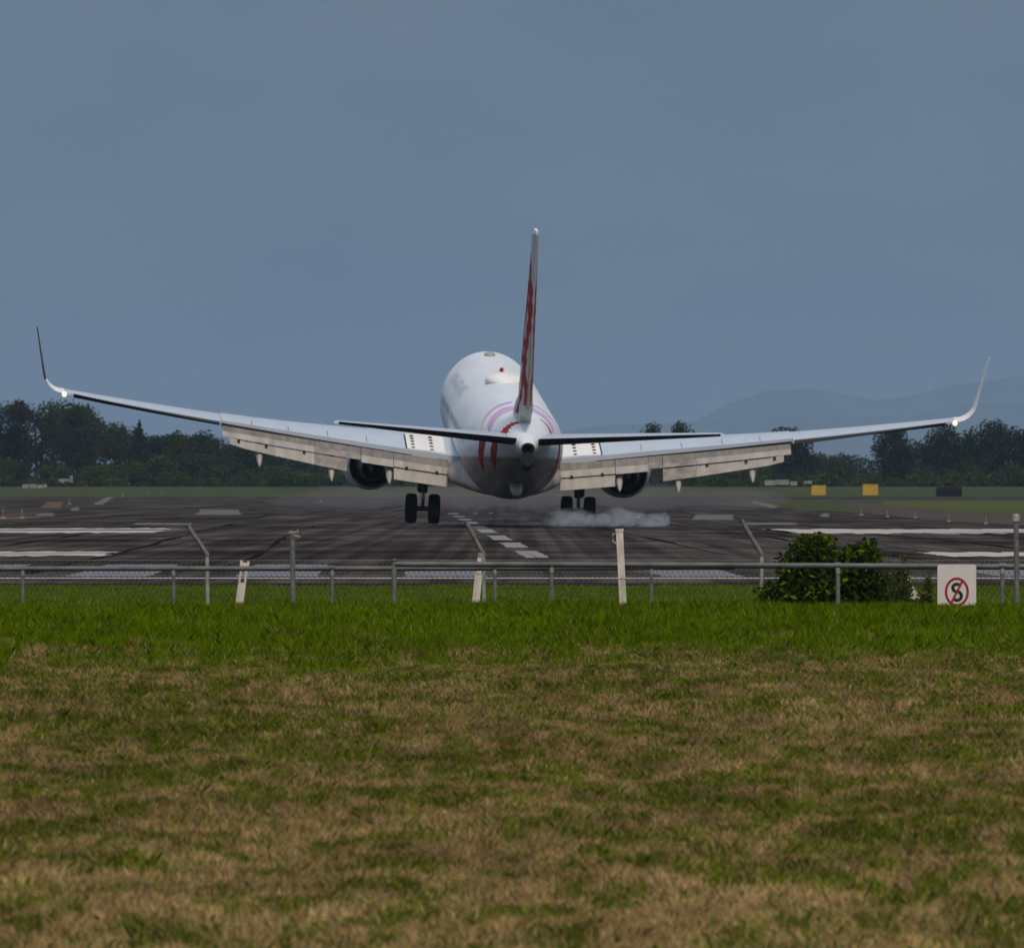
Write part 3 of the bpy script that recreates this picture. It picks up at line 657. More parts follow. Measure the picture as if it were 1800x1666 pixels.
tree('bushland_tree', 'leafy tree crown standing highest below the left winglet', 62, 705, 830, 90, forked + [(0, .8, .2, .16)], DK, d=2470, nl=1800)
tree('bushland_tree', 'leafy tree crown just below the left wingtip lamp', 128, 708, 830, 90, round_, DK, d=2470, nl=1700)
tree('bushland_tree', 'ragged tree below the middle of the left outer wing', 335, 753, 840, 60, forked, DK, d=2460, nl=1200)
for k, (px, py, tw, lab) in enumerate(((20, 832, 1, 'first tuft of roadside scrub at far left'),)): pass

# far hills in the haze
def hill(name, pts, d, label, seed):
    mb = MB(); s = d / F; rows = [[], [], [], []]
    xs = np.arange(pts[0][0], pts[-1][0], 14.0)
    for x in xs:
        yv = np.interp(x, [p[0] for p in pts], [p[1] for p in pts]); yv += 5 * (float(fbm(np.array([x * .02]), np.array([1.0]), seed)[0]) - .5) * 2; yv += 5 * (float(fbm(np.array([x * .09]), np.array([4.0]), seed + 5)[0]) - .5)
        q = P(x, yv, d)
        rows[0].append((q.x, d - 500, 0)); rows[1].append((q.x, d - 200, q.z * .6)); rows[2].append((q.x, d, q.z)); rows[3].append((q.x, d + 600, 0))
    mb.rings(rows, False, False, closed=False)
    o = mb.build(name, M['hillm']); 
    o.data.polygons.foreach_set('use_smooth', [True] * len(o.data.polygons)); return tag(o, label, kind='structure')
M['hillm'] = paint('wooded hill', (.055, .075, .070), .95, var=.2, scale=.004)
hill('hills', [(1130, 770), (1200, 748), (1290, 704), (1350, 688), (1420, 682), (1480, 690), (1540, 704), (1600, 694), (1680, 675), (1770, 664), (1900, 668), (2200, 680), (2600, 720)], 50000, 'pale blue range of hills behind the right wing', 2)
hill('hills', [(-900, 745), (-300, 752), (300, 770), (700, 772), (950, 766), (1050, 748), (1240, 742), (1400, 730), (1560, 735), (1700, 712), (1900, 716), (2500, 735)], 43000, 'nearer low hazy ridge behind the treeline', 4)

# ------------------------------------------------------------------ airfield furniture far off
def yellow_sign(px, py0, py1, w, lab):
    d = 2040.0; q = P(px, py1, d); s = d / F; r = empty('taxiway_sign', (q.x, d, max(q.z, 0)), lab, 'sign')
    hh = (py1 - py0) * s; mb = MB(); mb.box((0, 0, hh * .56), (w * s, .25, hh * .84)); mb.build('sign_panel', M['yellow'], r)
    mb = MB(); mb.box((0, 0, hh * 1.0), (w * s * 1.04, .3, .06)); mb.build('frame', M['yellow'], r)
    for k in (-1, 1):
        mb = MB(); mb.box((k * w * s * .35, 0, hh * .05), (.1, .1, hh * .25)); mb.build('leg', M['boxdark'], r)
yellow_sign(1439, 853, 873, 25, 'left one of two yellow taxiway boards beyond the runway')
yellow_sign(1530, 854, 876, 27, 'right one of two yellow taxiway boards beyond the runway')
d = 2060.0; q = P(1668, 873, d); s = d / F
r = empty('equipment_box', (q.x, d, 0), 'low black equipment housing on the grass right of the yellow boards', 'equipment box')
mb = MB(); mb.rings([[( -22 * s, -.6, .05), (22 * s, -.6, .05), (22 * s, .6, .05), (-22 * s, .6, .05)], [(-23 * s, -.6, 11 * s), (23 * s, -.6, 11 * s), (23 * s, .6, 11 * s), (-23 * s, .6, 11 * s)], [(-21 * s, -.5, 17 * s), (22 * s, -.5, 17 * s), (22 * s, .5, 17 * s), (-21 * s, .5, 17 * s)]]); mb.build('housing', M['boxdark'], r)
for k in (-17, 0, 17):
    mb = MB(); mb.box((k * s, -.3, -.02), (3 * s, .6, .14)); mb.build('foot', M['boxdark'], r)
def pale_thing(name, cat, lab, boxes, d, px, py):
    q = P(px, py, d); s = d / F; r = empty(name, (q.x, d, float(gz(d))), lab, cat); dz = q.z - float(gz(d))
    for nm, x, z, w, h_ in boxes:
        mb = MB(); mb.box((x * s, 0, z * s + dz + h_ * s / 2), (w * s, .6, h_ * s)); mb.build(nm, M['concrete'], r)
pale_thing('concrete_barrier', 'barrier', 'row of low white barrier blocks on the far left grass', [('block', -17, 0, 11, 7), ('block', -4, .5, 12, 7), ('block', 8, 0, 9, 6), ('block', 17, 1, 7, 6)], 2300, 62, 858)
pale_thing('parked_trailer', 'trailer', 'small white trailer with an upright end, far left before the scrub', [('bed', -4, 2, 22, 4.5), ('upright', 7.5, 0, 5, 12), ('wheel', -8, -1, 4, 3)], 2335, 118, 848)
pale_thing('stone_wall', 'wall', 'pale grey broken wall at the foot of the scrub under the right flap', [('section', -18, 0, 20, 9), ('section', 4, 1, 22, 9), ('section', 23, 0, 12, 7), ('section', 48, 3, 14, 5)], 2330, 1372, 853)
def edge_light(px, py, h_px, lab, mat='concrete'):
    q = G(px, py); s = q.y / F; r = empty('edge_light', (q.x, q.y, .006), lab, 'runway light', 'low edge lights beside the runway')
    mb = MB(); mb.box((0, 0, h_px * s * .1), (h_px * s * .6, .3, h_px * s * .2)); mb.build('base', M['concrete'], r)
    mb = MB(); mb.tube([(0, 0, 0), (0, 0, h_px * s * .75)], .6 * s, 8); mb.build('stem', M['orange' if mat == 'orange' else 'concrete'], r)
    mb = MB(); mb.ellipsoid((0, 0, h_px * s * .85), (1.2 * s, 1.2 * s, h_px * s * .18), 10, 6); mb.build('lamp', M[mat], r)
for a in ((6, 912, 16, 'leftmost orange marker light on the taxiway earth', 'orange'), (39, 911, 15, 'second marker light from the left edge, on the orange earth', 'concrete'), (122, 886, 10, 'small pale marker light beside the slanting white mark at left', 'concrete'),
          (1514, 906, 13, 'pale edge light where the brown verge begins', 'concrete'), (1560, 909, 11, 'edge light left of the dark housing, low on the brown verge', 'concrete'), (1609, 911, 10, 'edge light straight above the bush end on the brown verge', 'concrete'),
          (1668, 917, 12, 'edge light below the black equipment housing', 'concrete'), (1733, 921, 12, 'edge light nearest the capped steel post', 'concrete'), (216, 873, 7, 'tiny pale light on the left grass edge above the slanting mark', 'concrete'), (260, 872, 7, 'tiny pale light on the left grass edge below the outer wing', 'concrete'), (285, 872, 7, 'tiny pale light on the left grass edge, nearest the flap tip', 'concrete')):
    edge_light(*a)

# ------------------------------------------------------------------ the airliner
YAW, PITCH, ROLL = (math.radians(a) for a in (2.64, 4.91, 1.85))
RM = Matrix.Rotation(YAW, 3, 'Z') @ Matrix.Rotation(PITCH, 3, 'X') @ Matrix.Rotation(ROLL, 3, 'Y')
ZO = 3.42          # fuselage centreline over the wheels' lowest point
cen = Vector((-0.277, 633.9, 0)); wb = RM @ Vector((2.86, -.0, -ZO))
cen.z = 0.012 - wb.z
base = cen + RM @ Vector((0, 0, -ZO))
plane = empty('airliner', base, 'white twin-engine airliner seen from behind, flaps down, touching down on its right wheels', 'airplane')
plane.rotation_euler = RM.to_euler()
def A(x, s, z): return (x, 20 - s, z + ZO)

# fuselage sections: station, half width, top, bottom
SEC = [(0, .02, -.55, -.60), (.25, .5, -.10, -1.0), (.8, .88, .38, -1.35), (1.6, 1.2, .85, -1.62), (2.4, 1.45, 1.40, -1.8), (3.6, 1.68, 1.78, -1.93), (5, 1.82, 1.93, -2.03), (7, 1.88, 1.96, -2.06),
       (24.5, 1.88, 1.96, -2.06), (26.5, 1.87, 1.96, -1.93), (28.5, 1.78, 1.96, -1.55), (30.5, 1.60, 1.92, -1.02), (32.5, 1.33, 1.84, -.48), (34.5, 1.00, 1.70, .02), (36.3, .66, 1.50, .38), (37.5, .40, 1.30, .62), (38.1, .26, 1.16, .72)]
SA = np.array(SEC)
def smooth_interp(s, col):
    # monotone cubic through the table
    x, y = SA[:, 0], SA[:, col]; i = int(np.clip(np.searchsorted(x, s) - 1, 0, len(x) - 2))
    def slope(k):
        if k <= 0 or k >= len(x) - 1: return 0.0 if k <= 0 else (y[-1] - y[-2]) / (x[-1] - x[-2])
        a = (y[k] - y[k - 1]) / (x[k] - x[k - 1]); c = (y[k + 1] - y[k]) / (x[k + 1] - x[k])
        return 0.0 if a * c <= 0 else 2 * a * c / (a + c)
    h_ = x[i + 1] - x[i]; t_ = (s - x[i]) / h_; m0, m1 = slope(i) * h_, slope(i + 1) * h_
    return (2 * t_**3 - 3 * t_**2 + 1) * y[i] + (t_**3 - 2 * t_**2 + t_) * m0 + (-2 * t_**3 + 3 * t_**2) * y[i + 1] + (t_**3 - t_**2) * m1
def fus(s, deg, off=0.0):
    """skin point: deg 0 = top, 90 = starboard, 180 = keel, -90 = port"""
    w_, tp, bt = (smooth_interp(s, k) for k in (1, 2, 3)); a = math.radians(deg); cz = (tp + bt) / 2; hz = (tp - bt) / 2
    return A((w_ + off) * math.sin(a), s, cz + (hz + off) * math.cos(a))
mb = MB(); st = [0, .1, .25, .5, .8, 1.2, 1.6, 2, 2.4, 3, 3.6, 4.3, 5, 6, 7, 10, 13, 16, 19, 22, 24.5] + [25 + .5 * k for k in range(26)] + [37.8, 38.1]
mb.rings([[fus(s_, 360 * k / 64) for k in range(64)] for s_ in st], True, False)
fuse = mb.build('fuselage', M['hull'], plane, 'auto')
# APU outlet
mb = MB(); rr_ = [[fus(38.1, 360 * k / 32) for k in range(32)], [tuple(Vector(fus(38.12, 360 * k / 32)).lerp(Vector(A(0, 38.12, .94)), .22)) for k in range(32)], [tuple(Vector(fus(37.4, 360 * k / 32)).lerp(Vector(A(0, 37.4, .94)), .6)) for k in range(32)]]
mb.rings(rr_, False, True); mb.build('exhaust_outlet', M['soot'], plane, 'auto')
mb = MB(); rr_ = []
for s_, w_, zt_, zb_ in ((38.16, .20, .80, .30), (37.9, .235, .84, .12), (37.5, .24, .80, .04), (37.0, .20, .55, .10), (36.4, .08, .42, .22)):
    rr_.append([A(w_ * math.sin(2 * math.pi * k / 20), s_, (zt_ + zb_) / 2 + (zt_ - zb_) / 2 * math.cos(2 * math.pi * k / 20)) for k in range(20)])
mb.rings(rr_, True, True); mb.build('tail_drain_fairing', M['soot'], plane, 'auto')
mb = MB(); q = Vector(fus(30.2, 180)); mb.ellipsoid((q.x, q.y, q.z - .02), (.24, .9, .30), 20, 12, Matrix.Rotation(math.radians(14), 3, 'X')); sk = mb.build('tail_skid', M['sandy'], plane, 'auto')
mb = MB(); mb.ellipsoid((q.x, q.y - .55, q.z - .02), (.15, .16, .17), 14, 8); mb.build('skid_shoe', M['concrete'], sk, 'auto')
# wing-body fairing
mb = MB(); rr_ = []
for s_, w_, zt_, zb_ in ((11.5, .6, -1.6, -2.0), (12.5, 1.5, -1.0, -2.08), (13.8, 1.98, -.85, -2.12), (16, 2.12, -.80, -2.14), (20, 2.18, -.80, -2.14), (21.8, 2.12, -.90, -2.12), (23.0, 1.90, -1.0, -2.08), (24.2, 1.4, -1.3, -2.04), (25, .6, -1.7, -2.0)):
    ring = []
    for k in range(36):
        a = 2 * math.pi * k / 36; sx_, cx__ = math.sin(a), math.cos(a); p_ = .92
        ring.append(A(w_ * math.copysign(abs(sx_) ** p_, sx_), s_, (zt_ + zb_) / 2 + (zt_ - zb_) / 2 * math.copysign(abs(cx__) ** p_, cx__)))
    rr_.append(ring)
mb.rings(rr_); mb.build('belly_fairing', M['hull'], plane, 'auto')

# lifting surfaces --------------------------------------------------
def airfoil(n=12):
    up = []; 
    for k in range(n + 1):
        t_ = (1 - math.cos(math.pi * k / n)) / 2
        y_ = 5 * (.2969 * math.sqrt(t_) - .126 * t_ - .3516 * t_ ** 2 + .2843 * t_ ** 3 - .1036 * t_ ** 4); up.append((t_, y_))
    return up
AF = airfoil()
def section(x, s0, s1, z, thick, inc=0.0, cut=1.0, side=1, hinge=None):
    """closed ring of an airfoil from LE s0 to s0+(s1-s0)*cut ; inc raises the LE"""
    c_ = s1 - s0; pts = []
    us = [(t_ * cut, y_) for t_, y_ in AF]
    def yy(t_): return 5 * (.2969 * math.sqrt(t_) - .126 * t_ - .3516 * t_ ** 2 + .2843 * t_ ** 3 - .1036 * t_ ** 4)
    for t_, _ in us: pts.append((t_, yy(t_) * thick + .0015))
    for t_, _ in reversed(us[1:]): pts.append((t_, -yy(t_) * thick * .75 - .0015))
    return [A(x * side, s0 + t_ * c_, z + y_ * c_ + (.7 - t_) * c_ * math.sin(inc)) for t_, y_ in pts]
def le(x): return 13.1 + (x - 1.2) * 1.1 if x < 2.6 else 14.64 + (x - 2.6) * .528
def te(x): return 21.35 + (x - 1.88) * .06 if x < 5.8 else 21.58 + (x - 5.8) * .197
def wz(x): return -1.06 + .117 * (x - 1.88) + .0026 * (x - 1.88) ** 2
def fcut(x): return np.interp(x, [1.5, 5.8, 10.9], [.82, .775, .74])
WIN = math.radians(1.0)
def winc(x): return math.radians(float(np.interp(x, [1.2, 9], [3.6, 1.0])))
for side in (-1, 1):
    W_ = empty  # noqa
    mb = MB(); xs1 = [1.2, 2.1, 3, 4, 5, 5.8, 7, 8.2, 9.5, 10.78]
    mb.rings([section(x, le(x), te(x), wz(x), np.interp(x, [1, 17], [.125, .10]), winc(x), fcut(x), side) for x in xs1])
    xs2 = [10.79, 11.5, 12.5, 13.5, 14.5, 15.5, 16.2, 16.75]
    mb.rings([section(x, le(x), te(x), wz(x), .10, WIN * .5, .80 if 11 < x < 16.3 else .80, side) for x in xs2])
    wing = mb.build('wing', M['wing'], plane, 'auto')
    # blended winglet
    mb = MB(); rr_ = []
    for k in range(15):
        t_ = k / 14
        if t_ < .4:
            a = t_ / .4 * math.radians(72); xx = 16.75 + .85 * math.sin(a) * .95; zz = wz(16.75) + .85 * (1 - math.cos(a)) + .03
            ch = 1.62 - .5 * (t_ / .4)
        else:
            u = (t_ - .4) / .6; a = math.radians(72 + 6 * u)
            xx = 16.75 + .85 * math.sin(math.radians(72)) * .95 + u * .36; zz = wz(16.75) + .85 * (1 - math.cos(math.radians(72))) + .03 + u * 1.93
            ch = 1.12 - .62 * u
        s0_ = le(16.75) + .05 + (t_ ** 1.2) * 2.15; nx, nz_ = -math.sin(a), math.cos(a); ring = []
        pts = [(tt, yv * .10) for tt, yv in AF] + [(tt, -yv * .07) for tt, yv in reversed(AF[1:])]
        for tt, yv in pts: ring.append(A((xx + nx * yv * ch) * side, s0_ + tt * ch, zz + nz_ * yv * ch))
        rr_.append(ring)
    mb.rings(rr_[:6]); wl = mb.build('winglet', M['white'], wing, 'auto')
    mb = MB(); mb.rings(rr_[5:]); mb.build('winglet_blade', M['maroon'] if side < 0 else M['white'], wl, 'auto')
    # aileron
    up_a = math.radians(9 if side < 0 else 5); mb = MB(); rr_ = []
    for x in (10.85, 12, 13.5, 15, 16.4):
        c_ = te(x) - le(x); sh = le(x) + .81 * c_; th = .028 * c_; L_ = .19 * c_; zz = wz(x) - .006 * c_; u_ = (x - 10.85) / 5.55
        up_ = (.035 + .045 * u_) if side < 0 else (-.01 + .06 * u_); dn_ = .062 + .02 * u_ if side < 0 else .03 + .05 * u_
        rr_.append([A(x * side, sh, zz + th * .7), A(x * side, sh + L_, zz + up_ + .01), A(x * side, sh + L_, zz + up_ - .02), A(x * side, sh, zz - dn_)])
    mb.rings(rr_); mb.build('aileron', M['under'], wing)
    # flaps: main elements and aft elements
    def flap_ring(x, s0, z0, chord, dl, thick=.13):
        ring = []; cd, sd_ = math.cos(dl), math.sin(dl)
        for tt, yv in AF: ring.append((tt * chord, yv * thick * chord * 1.1))
        for tt, yv in reversed(AF[1:]): ring.append((tt * chord, -yv * thick * chord * .6 - .004))
        return [A(x * side, s0 + a * cd + c * sd_, z0 - a * sd_ + c * cd) for a, c in ring]
    def flap(x0, x1, cm, dm, ca, da, mat='flap', xa0=None, xa1=None):
        mb = MB(); rr_ = []; ends = []
        for k in range(5):
            x = x0 + (x1 - x0) * k / 4; cw = te(x) - le(x); s0 = le(x) + fcut(x) * cw - .22; z0 = wz(x) + .010 * cw - .09 - (fcut(x) - .7) * cw * math.sin(WIN)
            c_ = cm if isinstance(cm, float) else cm[0] + (cm[1] - cm[0]) * k / 4
            rr_.append(flap_ring(x, s0, z0, c_, math.radians(dm)))
            ends.append((x, s0 + c_ * math.cos(math.radians(dm)), z0 - c_ * math.sin(math.radians(dm))))
        mb.rings(rr_); o = mb.build('flap', M[mat], wing, 'auto')
        mb2 = MB(); r2 = [[(p_[0], p_[1] - .002, p_[2] + .006) for p_ in ring_[2:8]] for ring_ in rr_]; mb2.rings(r2, False, False, closed=False); mb2.build('flap_nose_shade', M['flap_nose_shade'], o)
        if ca is None: return o
        mb = MB(); rr_ = []
        for k in range(5):
            x, s0, z0 = ends[k]; x = min(max(x, xa0 or -9), xa1 or 99)
            c_ = ca if isinstance(ca, float) else ca[0] + (ca[1] - ca[0]) * k / 4
            rr_.append(flap_ring(x, s0 - .10, z0 - .035, c_, math.radians(da)))
        mb.rings(rr_); mb.build('aft_flap', M['flap_dirty' if mat == 'flap_dirty' else 'flap'], wing, 'auto')
        return o
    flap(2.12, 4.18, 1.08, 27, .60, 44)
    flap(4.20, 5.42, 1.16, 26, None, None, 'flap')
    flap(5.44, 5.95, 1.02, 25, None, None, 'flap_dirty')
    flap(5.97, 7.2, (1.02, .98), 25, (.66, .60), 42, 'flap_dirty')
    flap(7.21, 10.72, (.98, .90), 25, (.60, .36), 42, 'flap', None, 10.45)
    # small fittings between main and aft flaps
    for x in (7.6, 9.05, 10.1, 2.55, 3.7):
        cw = te(x) - le(x); s0 = le(x) + fcut(x) * cw - .22; z0 = wz(x) - .09
        mb = MB(); q = A(x * side, s0 + .93, z0 - .42); mb.box(q, (.10, .12, .09)); mb.build('flap_bracket', M['soot'], wing)
    # flap track fairings
    for x, ln, dr in ((4.35, 1.35, .82), (6.55, 1.5, 1.05), (9.3, 1.35, .95)):
        cw = te(x) - le(x); s0 = le(x) + fcut(x) * cw - 1.2; z0 = wz(x) - .28; mb = MB(); rr_ = []
        for t_, w_, h_ in ((0, .03, .03), (.12, .08, .10), (.35, .12, .17), (.6, .145, .2), (.8, .125, .17), (.93, .07, .10), (1, .012, .02)):
            s_ = s0 + t_ * (ln + 1.15); zz = z0 - dr * max(0, t_ - .32) / .68 - .06
            rr_.append([A((x + w_ * math.sin(2 * math.pi * k / 14)) * side, s_, zz + h_ * math.cos(2 * math.pi * k / 14)) for k in range(14)])
        mb.rings(rr_); mb.build('flap_track_fairing', M['sandy'], wing, 'auto')
    # raised inboard spoiler, white standing in for sun on it, with fastener dots, further spoiler panels lying flat
    def up_skin(x, t_, off):
        cw = te(x) - le(x); th = np.interp(x, [1, 17], [.125, .10])
        return A(x * side, le(x) + t_ * cw, wz(x) + 5 * (.2969 * math.sqrt(t_) - .126 * t_ - .3516 * t_ ** 2 + .2843 * t_ ** 3 - .1036 * t_ ** 4) * th * cw + (.7 - t_) * cw * math.sin(winc(x)) + off)
    x0, x1 = 2.2, 3.66; mb = MB(); rr_ = []
    for k in range(7):
        t_ = .34 + .455 * k / 6; lift = .02 + .03 * k / 6
        rr_.append([up_skin(x0, t_, lift), up_skin((x0 + x1) / 2, t_, lift), up_skin(x1, t_, lift), up_skin(x1, t_, .004), up_skin((x0 + x1) / 2, t_, .004), up_skin(x0, t_, .004)])
    mb.rings(rr_); spo = mb.build('spoiler', M['white'], wing)
    for col_, xx in ((0, x0 + .52), (1, x1 - .22)):
        for k in range(5):
            t_ = .44 + .08 * k; q = up_skin(xx, t_, .035)
            mb = MB(); mb.ellipsoid(q, (.085, .09, .05), 10, 6); mb.build('rivet_plate', M['soot'], spo, 'auto')
    mb = MB()
    for k in range(8):
        t0_, t1_ = .38 + k * .052, .38 + (k + 1) * .052; xa_, xb_ = x1 + .01, x1 + .06
        mb.face([up_skin(xa_, t0_, .03), up_skin(xb_, t0_, .03), up_skin(xb_, t1_, .03), up_skin(xa_, t1_, .03)])
    mb.build('panel_gap', M['soot'], wing)
    for x in (5.2, 6.7, 8.2, 9.6):
        cw = te(x) - le(x); mb = MB()
        for k in range(4):
            t0_, t1_ = .55 + k * .05, .60 + k * .05
            def up_z(t_): return wz(x) + 5 * (.2969 * math.sqrt(t_) - .126 * t_ - .3516 * t_ ** 2 + .2843 * t_ ** 3 - .1036 * t_ ** 4) * .12 * cw + (.7 - t_) * cw * math.sin(winc(x)) + .012
            mb.face([A((x - .012) * side, le(x) + t0_ * cw, up_z(t0_)), A((x + .012) * side, le(x) + t0_ * cw, up_z(t0_)), A((x + .012) * side, le(x) + t1_ * cw, up_z(t1_)), A((x - .012) * side, le(x) + t1_ * cw, up_z(t1_))])
        mb.build('panel_gap', M['galv_dull'], wing)
    # wingtip lamp, lit
    mb = MB(); mb.ellipsoid(A(16.75 * side, te(16.75) - .05, wz(16.75) - .02), (.085, .085, .095), 14, 10); mb.build('tip_lamp', M['navlight'], wing, 'auto')
    # dark flap cove line under the spoilers' trailing edge
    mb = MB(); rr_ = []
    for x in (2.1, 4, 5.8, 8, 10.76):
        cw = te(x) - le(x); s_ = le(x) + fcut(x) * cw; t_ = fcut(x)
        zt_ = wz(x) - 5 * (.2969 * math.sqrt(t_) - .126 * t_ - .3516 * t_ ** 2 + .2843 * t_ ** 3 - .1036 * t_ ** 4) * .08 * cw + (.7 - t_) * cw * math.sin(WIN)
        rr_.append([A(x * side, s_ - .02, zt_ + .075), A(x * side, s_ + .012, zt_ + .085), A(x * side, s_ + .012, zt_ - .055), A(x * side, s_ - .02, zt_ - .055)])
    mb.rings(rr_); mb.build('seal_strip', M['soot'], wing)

    # engine
    ez, ex = -1.72, 4.83
    eng = empty('engine', (0, 0, 0)); eng.parent = plane
    def lathe(prof_, name, mat, cap1=False, zz=ez):
        mb = MB(); mb.rings([[A((ex + r_ * math.sin(2 * math.pi * k / 40)) * side, s_, zz + r_ * math.cos(2 * math.pi * k / 40)) for k in range(40)] for s_, r_ in prof_], False, cap1)
        return mb.build(name, M[mat], eng, 'auto')
    lathe([(12.6, .78), (11.9, .80), (11.6, .86), (11.5, .93), (11.6, 1.0), (12.1, 1.07), (13, 1.10), (14, 1.09), (15, 1.01), (15.9, .87), (15.92, .83), (15.2, .84), (14.2, .86)], 'cowl', 'cowl')
    lathe([(14.1, .87), (14.12, .4), (14.13, .02)], 'fan_duct', 'soot', True)
    lathe([(14.1, .70), (15, .68), (16, .58), (17.1, .42), (17.12, .38), (16.4, .36)], 'core_cowl', 'nozzle')
    lathe([(16.3, .38), (16.32, .02)], 'core_duct', 'soot', True)
    lathe([(16.3, .2), (17.2, .17), (17.8, .03)], 'exhaust_plug', 'nozzle', True)
    mb = MB(); rr_ = []
    for s_, zt_, zb_, w_ in ((13.0, -.62, -.9, .10), (14.5, -.35, -1.1, .17), (16.3, -.45, -1.35, .19), (17.8, -.5, -1.15, .14), (19.6, -.75, -.9, .03)):
        rr_.append([A((ex + a * w_) * side, s_, z_) for a, z_ in ((-1, zb_), (1, zb_), (1, zt_), (-1, zt_))])
    mb.rings(rr_); mb.build('pylon', M['cowl'], eng)

    # main gear
    gx, sg = (3.0 if side < 0 else 2.88), 20.0
    gear = empty('main_gear', (0, 0, 0)); gear.parent = plane
    az_ = -ZO + .565 - (.09 if side < 0 else 0)      # the left strut hangs, still unloaded
    mb = MB(); mb.tube([A(gx * side, sg - .1, -1.3), A(gx * side, sg - .05, -2.35)], [.20, .165], 16); mb.build('outer_cylinder', M['strut'], gear, 'auto')
    mb = MB(); mb.tube([A(gx * side, sg - .05, -2.3), A(gx * side, sg, az_)], .07, 14); mb.build('oleo_piston', M['chrome'], gear, 'auto')
    mb = MB(); mb.tube([A((gx - .5) * side, sg, az_), A((gx + .5) * side, sg, az_)], .09, 12); mb.build('axle', M['strut'], gear, 'auto')
    mb = MB(); mb.tube([A(gx * side, sg + .1, -2.3), A(gx * side, sg + .32, -2.62), A(gx * side, sg + .06, az_ + .05)], .035, 8); mb.build('torsion_link', M['strut'], gear, 'auto')
    mb = MB(); mb.tube([A((gx - .05) * side, sg - .05, -2.0), A((gx - .95) * side, sg - .1, -1.35)], .055, 8); mb.build('side_brace', M['strut'], gear, 'auto')
    mb = MB(); mb.box(A((gx + .19) * side, sg - .25, -1.85), (.04, .8, .9)); mb.build('gear_door', M['strut'], gear)
    for o_ in (-.435, .435):
        mb = MB(); prof_ = [(-.20, .30), (-.215, .42), (-.20, .50), (-.15, .548), (-.075, .562), (0, .565), (.075, .562), (.15, .548), (.20, .50), (.215, .42), (.20, .30)]
        mb.rings([[A((gx + o_ + a) * side, sg + r_ * math.sin(2 * math.pi * k / 36), az_ + r_ * math.cos(2 * math.pi * k / 36)) for k in range(36)] for a, r_ in prof_], False, False)
        wh = mb.build('wheel', M['rubber'], gear, 'auto')
        mb = MB(); mb.rings([[A((gx + o_ + a) * side, sg + r_ * math.sin(2 * math.pi * k / 24), az_ + r_ * math.cos(2 * math.pi * k / 24)) for k in range(24)] for a, r_ in ((-.17, .31), (-.12, .2), (.12, .2), (.17, .31))]); mb.build('rim', M['strut'], wh, 'auto')

    # tailplane with the elevator raised
    def sle(x): return 34.2 + (x - .6) * .56
    def ste(x): return 38.0 + (x - .6) * .165
    def sz_(x): return 1.10 + (x - .6) * .095
    mb = MB(); mb.rings([section(x, sle(x), ste(x), sz_(x), .09, math.radians(-1.0), .72, side) for x in (.35, 1, 2, 3.5, 5, 6.5, 7.02)]); tl = mb.build('tailplane', M['wing'], plane, 'auto')
    mb = MB(); rr_ = []
    for x in (7.02, 7.1, 7.17): rr_.append(section(x, sle(x) + (x - 7.02) * 3, ste(x), sz_(x), .07, 0, 1.0, side))
    mb.rings(rr_); mb.build('tip_cap', M['wing'], tl, 'auto')
    mb = MB(); rr_ = []
    for x in (.42, 3, 5, 7.0):
        c_ = ste(x) - sle(x); sh = sle(x) + .725 * c_; L_ = .275 * c_; zz = sz_(x) + .002 * c_; u_ = math.tan(math.radians(11)) * L_; th = .03 * c_
        rr_.append([A(x * side, sh, zz + th * .8), A(x * side, sh + L_, zz + u_ + .008), A(x * side, sh + L_, zz + u_ - .018), A(x * side, sh, zz - th * 1.2)])
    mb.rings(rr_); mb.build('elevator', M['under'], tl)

# fin and rudder
def fle(z): return 33.2 + (z - 2.0) * .60 if z > 2.6 else 33.56 - (2.6 - z) * 3.2
def fte(z): return 37.0 + (z - 1.5) * .28
def fthick(z): return np.interp(z, [1.5, 8.9], [.125, .105])
def fin_pt(s, z, side, off=0.0):
    s0 = fle(max(z, 1.7)); s1 = fte(z); t_ = min(max((s - s0) / (s1 - s0), 0), 1)
    yv = 5 * (.2969 * math.sqrt(t_) - .126 * t_ - .3516 * t_ ** 2 + .2843 * t_ ** 3 - .1036 * t_ ** 4) * fthick(z) * min(s1 - s0, 4.9)
    return A(side * (yv + off + .022), s, z)
zs_ = [1.45, 1.7, 2.0, 2.3, 2.6, 3.2, 4, 5, 6, 7, 8, 8.6, 8.86]
mb = MB(); rr_ = []
for z in zs_:
    s0, s1 = fle(max(z, 1.7)), fte(z); ring = []
    ts = [t_ * .70 for t_, _ in AF]
    for t_ in ts: ring.append(fin_pt(s0 + t_ * (s1 - s0), z, 1))
    for t_ in reversed(ts[1:]): ring.append(fin_pt(s0 + t_ * (s1 - s0), z, -1))
    rr_.append(ring)
mb.rings(rr_); fin = mb.build('fin', M['finskin'], plane, 'auto')
mb = MB(); rr_ = []
for z in zs_[2:]:
    s0, s1 = fle(z), fte(z); a = s0 + .703 * (s1 - s0)
    rr_.append([fin_pt(a, z, 1, -.004), fin_pt((a + s1) / 2, z, 1, -.004), fin_pt(s1, z, 1, -.004), fin_pt(s1, z, -1, -.004), fin_pt((a + s1) / 2, z, -1, -.004), fin_pt(a, z, -1, -.004)])
mb.rings(rr_); rud = mb.build('rudder', M['finskin'], fin, 'auto')
mb = MB(); mb.rings([[fin_pt(fle(8.86) + t_ * (fte(8.86) - fle(8.86)), 8.862, sd_) for t_, sd_ in ((.02, 1), (.5, 1), (1, 1), (1, -1), (.5, -1), (.02, -1))], [A(.05 * sd_, fle(8.9) + t_ * (fte(8.86) - fle(8.86)), 9.0) for t_, sd_ in ((.1, 1), (.5, 1), (1, 1), (1, -1), (.5, -1), (.1, -1))]]); mb.build('fin_cap', M['white'], fin, 'auto')
